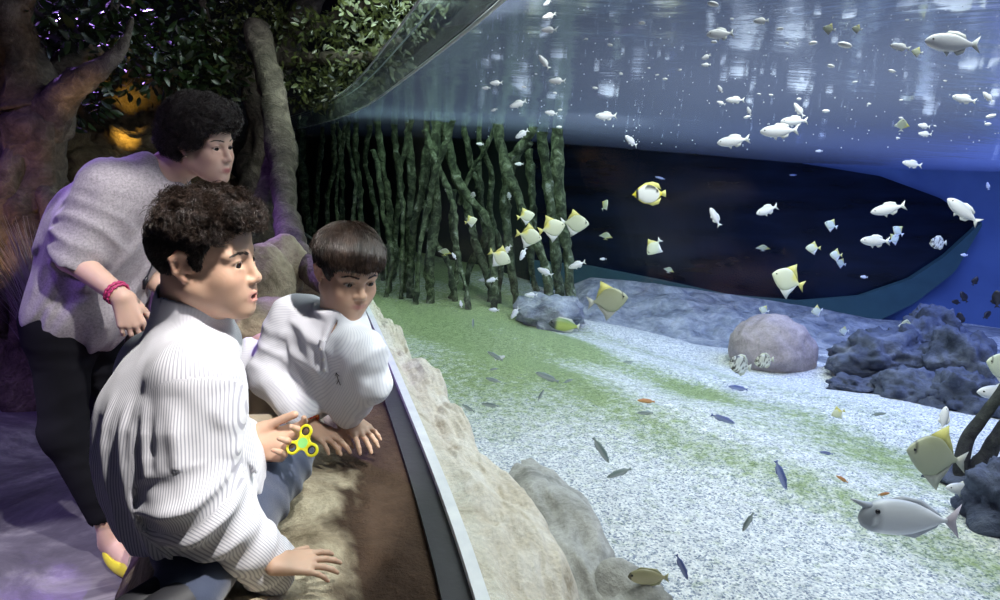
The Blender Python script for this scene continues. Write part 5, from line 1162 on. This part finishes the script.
def build_fish(sp):
    s = SPEC[sp]; o = empty(KIND.get(sp, sp), (0, 0, 0))
    V, Fc = loft(s['xs'], s['top'], s['bot'], s['wid']); mesh('fish_body', V, Fc, M_FISH, o, cols=np.clip(s['colf'](V), 0, 1))
    for n, ol, ci in s['fins']:
        V, Fc = fin(ol, .012); mesh(n, V, Fc, M_FIN, o, cols=np.tile(FINC[ci], (len(V), 1)))
    ex, er, ez = s['eye']; wy = float(np.interp(-ex, [-q for q in s['xs']], s['wid']))
    for sg in (1, -1): mesh('eye', *uvball((ex, sg*wy*.86, ez), er*.72, 10, 8), M_FEYE, o)
    if s['extra'] == 'horn':
        V, Fc = tube_data([(.34, 0, .075), (.42, 0, .10), (.50, 0, .125), (.535, 0, .135)], [.045, .026, .014, .005], 12); mesh('horn', V, Fc, M_FISH, o, cols=np.tile((.42, .45, .52), (len(V), 1)))
    PROTO[sp] = [o, False]; return o
_ts = np.arange(.15, 10, .01)
def depth_range(u, v):
    p = ray(u, v)[None]*_ts[:, None]; p[:, 2] += CZ; inn = p[:, 0] > gx(p[:, 1])+.07
    i0 = int(np.argmax(inn)); bad = inn & ((p[:, 2] > zsurf(p[:, 0], p[:, 1])-.02) | (p[:, 2] < zsand(p[:, 0], p[:, 1])+.02) | (p[:, 1] > np.interp(p[:, 0], WALL[:, 0], WALL[:, 1])-.25)); bad[:i0] = False
    i1 = int(np.argmax(bad)) if bad.any() else len(_ts)-1
    return _ts[i0], _ts[i1]
def place_fish(sp, u, v, px, ang, label, size=.10, group=None, zc=None, cat='fish', yaw=None):
    z0, z1 = depth_range(u, v); lo, hi = z0+.12, max(z0+.14, z1*.93)
    zc = zc or F*size/px; zc = float(np.clip(zc, min(lo, hi), hi)); c = P(u, v, zc); s = px*zc/F
    a = math.radians(ang); x = CR*math.cos(a)+CU*math.sin(a); n = -unit(ray(u, v))
    yw = math.radians(rng.uniform(-16, 16) if yaw is None else yaw); x = unit(x*math.cos(yw)+n*math.sin(yw)); z = np.array([0, 0, 1.])*.0+CU; z = unit(z-np.dot(z, x)*x)
    if abs(math.sin(a)) > .92: z = unit(np.cross(x, n))*(1 if math.sin(a)*1 > 0 else -1)
    y = np.cross(z, x)
    if sp not in PROTO: build_fish(sp)
    pr = PROTO[sp]
    if not pr[1]: o = pr[0]; pr[1] = True
    else:
        o = pr[0].copy(); COL.objects.link(o)
        for ch in list(children(pr[0])): q = ch.copy(); COL.objects.link(q); q.parent = o
    o.matrix_world = Matrix([[x[0]*s, y[0]*s, z[0]*s, c[0]], [x[1]*s, y[1]*s, z[1]*s, c[1]], [x[2]*s, y[2]*s, z[2]*s, c[2]], [0, 0, 0, 1]])
    for k in ('label', 'category', 'group'):
        if k in o: del o[k]
    tag(o, label, cat, group); return o
SG = 'silver damselfish shoal'; MG = 'moonyfish shoal'; DG = 'dark fish by the blue wall'; NG = 'slim dark fish over the sand'
L_ = 'small silver fish '
FISH = [
 # the big ones on the right
 ('unicornfish', 906, 518, 112, 176, 'large pale grey unicornfish with a horn swimming left above the sand', .24, None, {'yaw': 6}),
 ('moony_big', 936, 456, 66, 168, 'large silver moonyfish with yellow dorsal tip just above the grey unicornfish', .18, None, {'yaw': 10}),
 ('moony', 1004, 366, 40, 165, 'moonyfish cut off by the right edge above the white snouted fish', .14, MG, {}),
 ('chromis', 1003, 393, 46, 178, 'blunt white fish poking in from the right edge by the driftwood', .16, None, {}),
 ('chromis', 944, 418, 24, 80, 'white fish half hidden behind the large moonyfish dorsal fin', .08, None, {}),
 ('gold', 788, 280, 37, 158, 'silver moonyfish with bright yellow back and tail before the teal sill', .15, MG, {}),
 ('moony_big', 608, 300, 40, 8, 'greyish moonyfish facing right low in front of the bluish mound', .16, MG, {}),
 ('butterflyfish', 649, 194, 34, 182, 'white butterflyfish with yellow rim and black arc before the dark window', .13, None, {}),
 ('spotted_fish', 740, 365, 30, 165, 'brown and white spotted round fish left of the pinkish boulder', .14, None, {'yaw': 30}),
 ('spotted_fish', 764, 361, 22, 190, 'smaller pale spotted fish in front of the pinkish boulder', .10, None, {}),
 ('spotted_fish', 938, 243, 20, 182, 'spotted round fish before the tip of the dark window', .10, None, {}),
 ('parrotfish', 564, 325, 32, 172, 'green and dark plump fish at the foot of the roots', .15, None, {}),
 ('rabbitfish', 648, 577, 40, 178, 'tan plump fish close to the sand at the bottom edge', .13, None, {}),
 # fish over the sand
 ('wrasse', 601, 450, 29, -58, 'grey green fish nosing down over the sand, upper of the two', .10, None, {}),
 ('wrasse', 619, 473, 27, 200, 'grey green fish facing left over the sand, lower of the two', .10, None, {}),
 ('wrasse', 748, 522, 22, 240, 'mottled greenish fish nosing down over the middle of the sand', .08, None, {}),
 ('blue_wrasse', 781, 475, 30, -70, 'lilac blue fish nosing down over the sand above the mottled one', .11, None, {}),
 ('blue_wrasse', 682, 567, 26, -66, 'faint blue fish near the bottom edge right of the tan fish', .09, None, {}),
 ('blue_wrasse', 723, 419, 24, -20, 'slim blue fish over the green band in the middle', .09, None, {}),
 ('blue_wrasse', 738, 388, 20, 170, 'slim dark blue fish just under the spotted pair', .08, None, {}),
 ('red_fish', 646, 401, 18, 175, 'orange brown small fish over the green algae band', .07, None, {}),
 ('wrasse', 645, 413, 16, 180, 'slim dark fish just below the orange brown one', .07, NG, {}),
 ('red_fish', 842, 479, 14, 150, 'orange small fish over the sand left of the unicornfish', .06, None, {}),
 ('red_fish', 884, 494, 13, 10, 'reddish small fish just above the unicornfish forehead', .06, None, {}),
 ('wrasse', 879, 414, 14, 5, 'tan slim fish over the sand below the slate rocks', .07, NG, {}),
 ('gold', 838, 413, 14, 200, 'tiny yellowish moonyfish low over the sand below the slate rocks', .06, MG, {}),
 ('blue_wrasse', 826, 453, 13, 170, 'tiny blue slim fish over the sand left of the large moonyfish', .06, NG, {}),
 ('chromis', 964, 489, 36, 176, 'slim white fish low beside the driftwood base', .12, None, {}),
 ('wrasse', 547, 377, 25, 158, 'longest dark slim fish over the algae near the beige bank', .10, NG, {}),
 ('wrasse', 568, 381, 11, 20, 'tiny dark fish right behind the longest dark slim one', .05, NG, {}),
 ('wrasse', 541, 395, 13, 60, 'grey small fish tilted up below the longest dark slim one', .06, NG, {}),
 ('wrasse', 495, 356, 18, 150, 'dark slim fish with a grey companion near the roots', .08, NG, {}),
 ('chromis', 500, 358, 11, 20, 'dull grey fish touching the dark slim one near the roots', .05, None, {}),
 ('wrasse', 493, 380, 16, 165, 'dark slim fish halfway down the algae beside the bank', .07, NG, {}),
 ('wrasse', 494, 369, 9, 190, 'tiny dark fish above the slim one beside the bank', .05, NG, {}),
 ('wrasse', 490, 405, 18, 172, 'dark slim fish lower over the algae by the beige bank', .08, NG, {}),
 ('wrasse', 468, 408, 15, 150, 'dark slim fish nearest the beige bank', .07, NG, {}),
 ('wrasse', 473, 323, 9, 90, 'tiny dark fish at the foot of the mossy roots', .05, NG, {}),
 ('wrasse', 628, 362, 10, 180, 'tiny dark fish in front of the long bluish mound', .05, NG, {}),
 # moonyfish between the roots and before the dark window
 ('moony', 575, 223, 28, -4, 'diamond shaped moonyfish just right of the roots, rightmost of its row', .13, MG, {}),
 ('gold', 552, 228, 28, 14, 'yellow topped moonyfish second in the row right of the roots', .13, MG, {}),
 ('gold', 529, 236, 26, -12, 'yellow moonyfish lower of the overlapping pair in front of the roots', .13, MG, {}),
 ('gold', 526, 216, 18, 10, 'yellow moonyfish upper of the overlapping pair in front of the roots', .10, MG, {}),
 ('gold', 500, 257, 24, -28, 'yellow moonyfish tilting down by the forked roots', .12, MG, {}),
 ('gold', 471, 221, 13, 15, 'small half yellow moonyfish on the slanting root', .08, MG, {}),
 ('gold', 445, 252, 14, 80, 'narrow pale yellow moonyfish in the dark left roots', .08, MG, {'yaw': 60}),
 ('moony', 654, 247, 20, 230, 'pale moonyfish pointing down before the dark window below the butterflyfish', .10, MG, {}),
 ('moony', 605, 205, 13, 60, 'dim small moonyfish in the dark right of the roots, upper one', .08, MG, {'yaw': 40}),
 ('gold', 606, 236, 14, 80, 'dim narrow moonyfish in the dark right of the roots, lower one', .08, MG, {'yaw': 60}),
 ('moony', 669, 270, 11, 70, 'thin pale moonyfish just above the teal sill', .07, MG, {'yaw': 60}),
 ('moony', 763, 248, 14, 85, 'dim narrow moonyfish above the yellow tailed one', .08, MG, {'yaw': 65}),
 ('gold', 813, 248, 14, 180, 'small greenish yellow moonyfish, left of the two before the dark window', .08, MG, {}),
 ('gold', 836, 255, 14, 178, 'small greenish yellow moonyfish, right of the two before the dark window', .08, MG, {}),
 ('moony', 841, 263, 11, 160, 'dim bluish moonyfish overlapping the right greenish yellow one', .08, MG, {}),
 ('moony', 831, 225, 14, 160, 'pale moonyfish in the dark window above the greenish yellow two', .08, MG, {}),
 ('moony', 898, 231, 14, 140, 'pale moonyfish behind two silver fish, upper of an overlapping pair', .08, MG, {}),
 ('moony', 894, 239, 13, 30, 'dim moonyfish, lower of the overlapping pair in the dark window', .08, MG, {}),
 ('moony', 764, 310, 11, 160, 'tiny pale moonyfish just above the pinkish boulder', .07, MG, {}),
 ('moony', 817, 311, 13, 190, 'pale moonyfish at the right end of the teal sill', .08, MG, {}),
 ('moony', 844, 331, 10, 180, 'tiny pale moonyfish over the slope right of the pinkish boulder', .07, MG, {}),
 ('moony', 858, 337, 10, 85, 'thin tiny moonyfish beside the one over the slope', .07, MG, {'yaw': 60}),
 ('gold', 834, 349, 8, 85, 'tiny yellow moonyfish over the flat slate slab', .06, MG, {}),
 ('moony', 906, 326, 14, 80, 'pale diamond shaped moonyfish above the slate cluster top', .08, MG, {'yaw': 20}),
 ('gold', 902, 352, 8, 75, 'tiny yellowish moonyfish in front of the slate cluster', .06, MG, {}),
 ('spotted_fish', 981, 348, 14, 70, 'striped greenish fish near the right edge above the slope', .08, None, {}),
 # silver fish before the dark window
 ('chromis', 767, 210, 25, 200, L_+'facing left in the middle of the dark window', .10, SG, {}),
 ('chromis', 715, 217, 21, 118, L_+'swimming upright left of the middle of the dark window', .09, SG, {}),
 ('chromis', 733, 141, 31, 188, L_+'just below the surface reflection, left of the trio', .10, SG, {}),
 ('chromis', 779, 131, 37, 183, 'largest silver fish of the trio under the surface', .11, SG, {}),
 ('chromis', 794, 121, 26, 182, 'middle sized silver fish on top of the largest of the trio', .09, SG, {}),
 ('chromis', 799, 110, 17, 125, 'small upright silver fish above the trio under the surface', .07, SG, {}),
 ('chromis', 888, 209, 32, 192, 'silver fish facing left in the right part of the dark window', .11, SG, {}),
 ('chromis', 875, 241, 30, 179, 'silver fish lower in the right part of the dark window', .11, SG, {}),
 ('chromis', 963, 211, 38, 142, 'silver fish heading up left at the tip of the dark window', .12, SG, {}),
 ('chromis', 912, 164, 20, 170, L_+'over the blue strip above the dark window', .08, SG, {}),
 ('chromis', 606, 116, 22, 181, L_+'right of the roots just under the surface reflection', .09, SG, {}),
 ('chromis', 631, 141, 20, 140, 'thin pinkish white fish curving in the dark right of the roots', .08, SG, {'yaw': 40}),
 ('blue_wrasse', 660, 178, 10, 165, 'tiny blue fish above the butterflyfish', .05, NG, {}),
 ('blue_wrasse', 793, 175, 7, 180, 'tiny blue fish high in the middle of the dark window', .05, NG, {}),
 ('chromis', 864, 277, 8, 175, 'tiny bluish white fish low in the dark window', .05, SG, {}),
 ('chromis', 603, 259, 7, 180, 'tiny pale fish above the left end of the bluish mound', .05, SG, {}),
 ('chromis', 819, 151, 7, 180, 'tiny pale fish above the middle of the blue strip', .05, SG, {}),
 ('chromis', 988, 186, 8, 100, 'tiny pale fish near the right edge beyond the window tip', .05, SG, {}),
 ('chromis', 964, 255, 8, 175, 'tiny pale fish on the blue wall right of the dark window', .05, SG, {}),
 # silver fish in front of the roots
 ('chromis', 577, 265, 18, 200, L_+'at the lower right corner of the roots', .09, SG, {}),
 ('chromis', 545, 272, 17, 155, L_+'beside the one at the lower right corner of the roots', .09, SG, {}),
 ('chromis', 531, 295, 13, 180, L_+'low in front of the roots, upper of the three there', .08, SG, {}),
 ('chromis', 532, 310, 12, 185, L_+'low in front of the roots, right of the three there', .08, SG, {}),
 ('chromis', 515, 313, 14, 235, L_+'low in front of the roots, nosing down', .08, SG, {}),
 ('chromis', 494, 310, 11, 175, L_+'low in front of the roots, left of the nosing one', .08, SG, {}),
 ('chromis', 483, 280, 9, 180, L_+'left of a touching pair before the roots', .07, SG, {}),
 ('chromis', 492, 280, 12, 195, L_+'right of a touching pair before the roots', .07, SG, {}),
 ('chromis', 507, 250, 13, 230, L_+'overlapping the tilting yellow moonyfish', .07, SG, {}),
 ('chromis', 523, 254, 15, 245, L_+'nosing down under the overlapping yellow pair', .08, SG, {}),
 ('chromis', 509, 196, 11, 100, L_+'halfway up the roots above the yellow pair', .07, SG, {'yaw': 50}),
 ('chromis', 519, 164, 9, 180, 'tiny silver fish on the thick root high up', .06, SG, {}),
 ('chromis', 473, 195, 13, 82, 'thin pale sliver of a fish on the slanting root', .07, SG, {'yaw': 65}),
 ('chromis', 454, 256, 8, 120, 'tiny pale fish beside the narrow yellow moonyfish', .05, SG, {}),
 ('chromis', 446, 189, 6, 90, 'tiny pale fish in the middle of the left roots', .05, SG, {}),
 ('chromis', 461, 304, 8, 100, 'tiny pale fish at the bottom of the left roots', .05, SG, {}),
 # silver fish up in the surface reflection
 ('chromis', 952, 43, 56, 176, 'largest silver gold fish under the surface at the top right', .12, SG, {}),
 ('chromis', 964, 99, 23, 168, L_+'with a dark flank below the largest top right one', .07, SG, {}),
 ('chromis', 988, 97, 14, 135, L_+'pointing up at the right edge near the dark flanked one', .06, SG, {}),
 ('chromis', 900, 47, 19, 170, L_+'left of the largest top right one', .06, SG, {}),
 ('chromis', 924, 126, 14, 170, L_+'upper of a close pair under the surface at right', .06, SG, {}),
 ('chromis', 925, 134, 14, 176, L_+'lower of a close pair under the surface at right', .06, SG, {}),
 ('chromis', 720, 34, 30, 184, 'greenish backed silver fish at the top centre of the surface', .08, SG, {}),
 ('chromis', 761, 21, 17, 182, L_+'blurred near the top right of the greenish backed one', .06, SG, {}),
 ('chromis', 706, 57, 11, 205, L_+'upper of two pale ones below the greenish backed fish', .05, SG, {}),
 ('chromis', 706, 65, 10, 182, L_+'lower of two pale ones below the greenish backed fish', .05, SG, {}),
 ('chromis', 735, 100, 18, 180, L_+'facing left under the surface at centre', .07, SG, {}),
 ('chromis', 721, 103, 9, 160, 'tiny silver fish just left of the one facing left at centre', .05, SG, {}),
 ('chromis', 720, 89, 9, 120, 'tiny tilted silver fish above the centre pair', .05, SG, {}),
 ('chromis', 749, 111, 9, 110, 'tiny upright silver fish right below the centre pair', .05, SG, {}),
 ('chromis', 549, 30, 16, 181, L_+'near the top, lower of two above the roots', .06, SG, {}),
 ('chromis', 549, 16, 15, 198, L_+'near the top, upper of two above the roots', .06, SG, {}),
 ('chromis', 547, 3, 10, 215, L_+'cut by the top edge above the roots', .05, SG, {}),
 ('chromis', 544, 62, 17, 128, L_+'rising steeply above the roots', .07, SG, {}),
 ('chromis', 557, 81, 17, 180, L_+'level under the steeply rising one', .07, SG, {}),
 ('chromis', 496, 83, 13, 182, L_+'above the roots, right of a close pair', .06, SG, {}),
 ('chromis', 486, 88, 9, 180, L_+'above the roots, left of a close pair', .05, SG, {}),
 ('chromis', 518, 104, 18, 200, 'roundest silver fish at the top of the roots', .08, SG, {}),
 ('chromis', 551, 113, 13, 172, L_+'at the top right of the roots', .07, SG, {}),
 ('chromis', 522, 134, 16, 212, L_+'tilting down before the thick root', .08, SG, {}),
 ('chromis', 494, 110, 7, 200, 'tiny silver fish at the top left of the roots', .05, SG, {}),
 ('chromis', 480, 144, 8, 175, 'tiny silver fish high before the middle roots', .05, SG, {}),
 ('chromis', 485, 19, 13, 215, 'pale greenish fish at the top, leftmost near the water line', .06, SG, {}),
 ('moony', 902, 125, 14, 80, 'ghostly pale moonyfish under the surface left of a close pair', .07, MG, {'yaw': 40}),  # fish shape put in for a ghost reflection
 ('moony', 829, 29, 12, 170, 'ghostly pale moonyfish at the top right, left of two', .05, MG, {}),
 ('moony', 857, 29, 10, 170, 'ghostly pale moonyfish at the top right, right of two', .05, MG, {}),
 ('moony', 917, 52, 11, 170, 'ghostly pale moonyfish left of the largest top right fish', .05, MG, {}),
 # dark fish against the blue wall
 ('damselfish', 975, 281, 10, 60, 'black fish on the blue wall, topmost of its group', .08, DG, {}),
 ('damselfish', 964, 297, 13, 120, 'black fish on the blue wall, middle of its group', .09, DG, {}),
 ('damselfish', 956, 302, 9, 170, 'black fish on the blue wall, leftmost of its group', .07, DG, {}),
 ('damselfish', 960, 319, 14, 95, 'black fish on the blue wall, lowest of its group', .09, DG, {}),
 ('damselfish', 987, 315, 12, 40, 'black fish on the blue wall, tilted and right of its group', .08, DG, {}),
 ('damselfish', 997, 299, 18, 90, 'black fish on the blue wall at the right edge', .10, DG, {})]
for sp, u, v, px, ang, lab, size, grp, kw in FISH: place_fish(sp, u, v, px, ang, lab, size, grp, **kw)
# bubbles, and pale spheroids put in for glints just under the surface
rg = np.random.default_rng(21)
gl_px = [(713, 4, 12), (642, 23, 7), (732, 19, 5), (780, 29, 7), (787, 43, 4), (813, 43, 9), (845, 45, 14), (831, 66, 8), (855, 82, 5), (892, 71, 7), (826, 111, 8), (869, 104, 4), (901, 100, 4), (901, 118, 5), (907, 20, 4), (610, 45, 6), (586, 39, 4), (665, 79, 5), (680, 70, 4), (649, 68, 3), (657, 75, 4), (621, 73, 3), (524, 87, 5), (595, 88, 6), (621, 74, 4), (555, 93, 5), (536, 74, 3), (714, 42, 6), (759, 94, 4), (747, 117, 7), (799, 99, 6), (771, 95, 5), (991, 116, 9), (988, 124, 7), (945, 81, 4), (560, 110, 5), (559, 127, 6), (935, 126, 4), (898, 138, 4), (803, 121, 6)]
pt = None
for u, v, px in gl_px:
    z0, z1 = depth_range(u, v); zc = z1*.96; c = P(u, v, zc); s = px*zc/F/2
    if pt is None: V, Q = uvball((0, 0, 0), (1, .5, .42), 12, 8); pt = mesh('fry', V, Q, plain('white_glint', (.9, .9, .92), .3)); o = pt
    else: o = pt.copy(); COL.objects.link(o)
    o.location = c; o.scale = (s, s, s); o.rotation_euler = (0, R_(rg.uniform(-15, 15)), R_(rg.uniform(-30, 30)))
    tag(o, 'tiny bright silver fry glinting just under the water surface', 'fish', 'fry glinting under the water surface')
n = 300; V = []; Fc = []
for k in range(n):
    u, v = rg.uniform(470, 1000), rg.uniform(5, 150); z0, z1 = depth_range(u, v); zc = z0+(z1-z0)*(.80+.18*rg.random()); c = P(u, v, zc)
    Vb, Q = uvball(c, (.35+.40*rg.random())*zc/F, 6, 5); Fc.append(Q+len(V)*len(Vb)); V.append(Vb)
tag(mesh('bubbles', np.concatenate(V), np.concatenate(Fc), plain('bubble', (.8, .85, .95), .2)), 'fine white bubbles scattered under the rippled water surface', 'bubbles', kind='stuff')
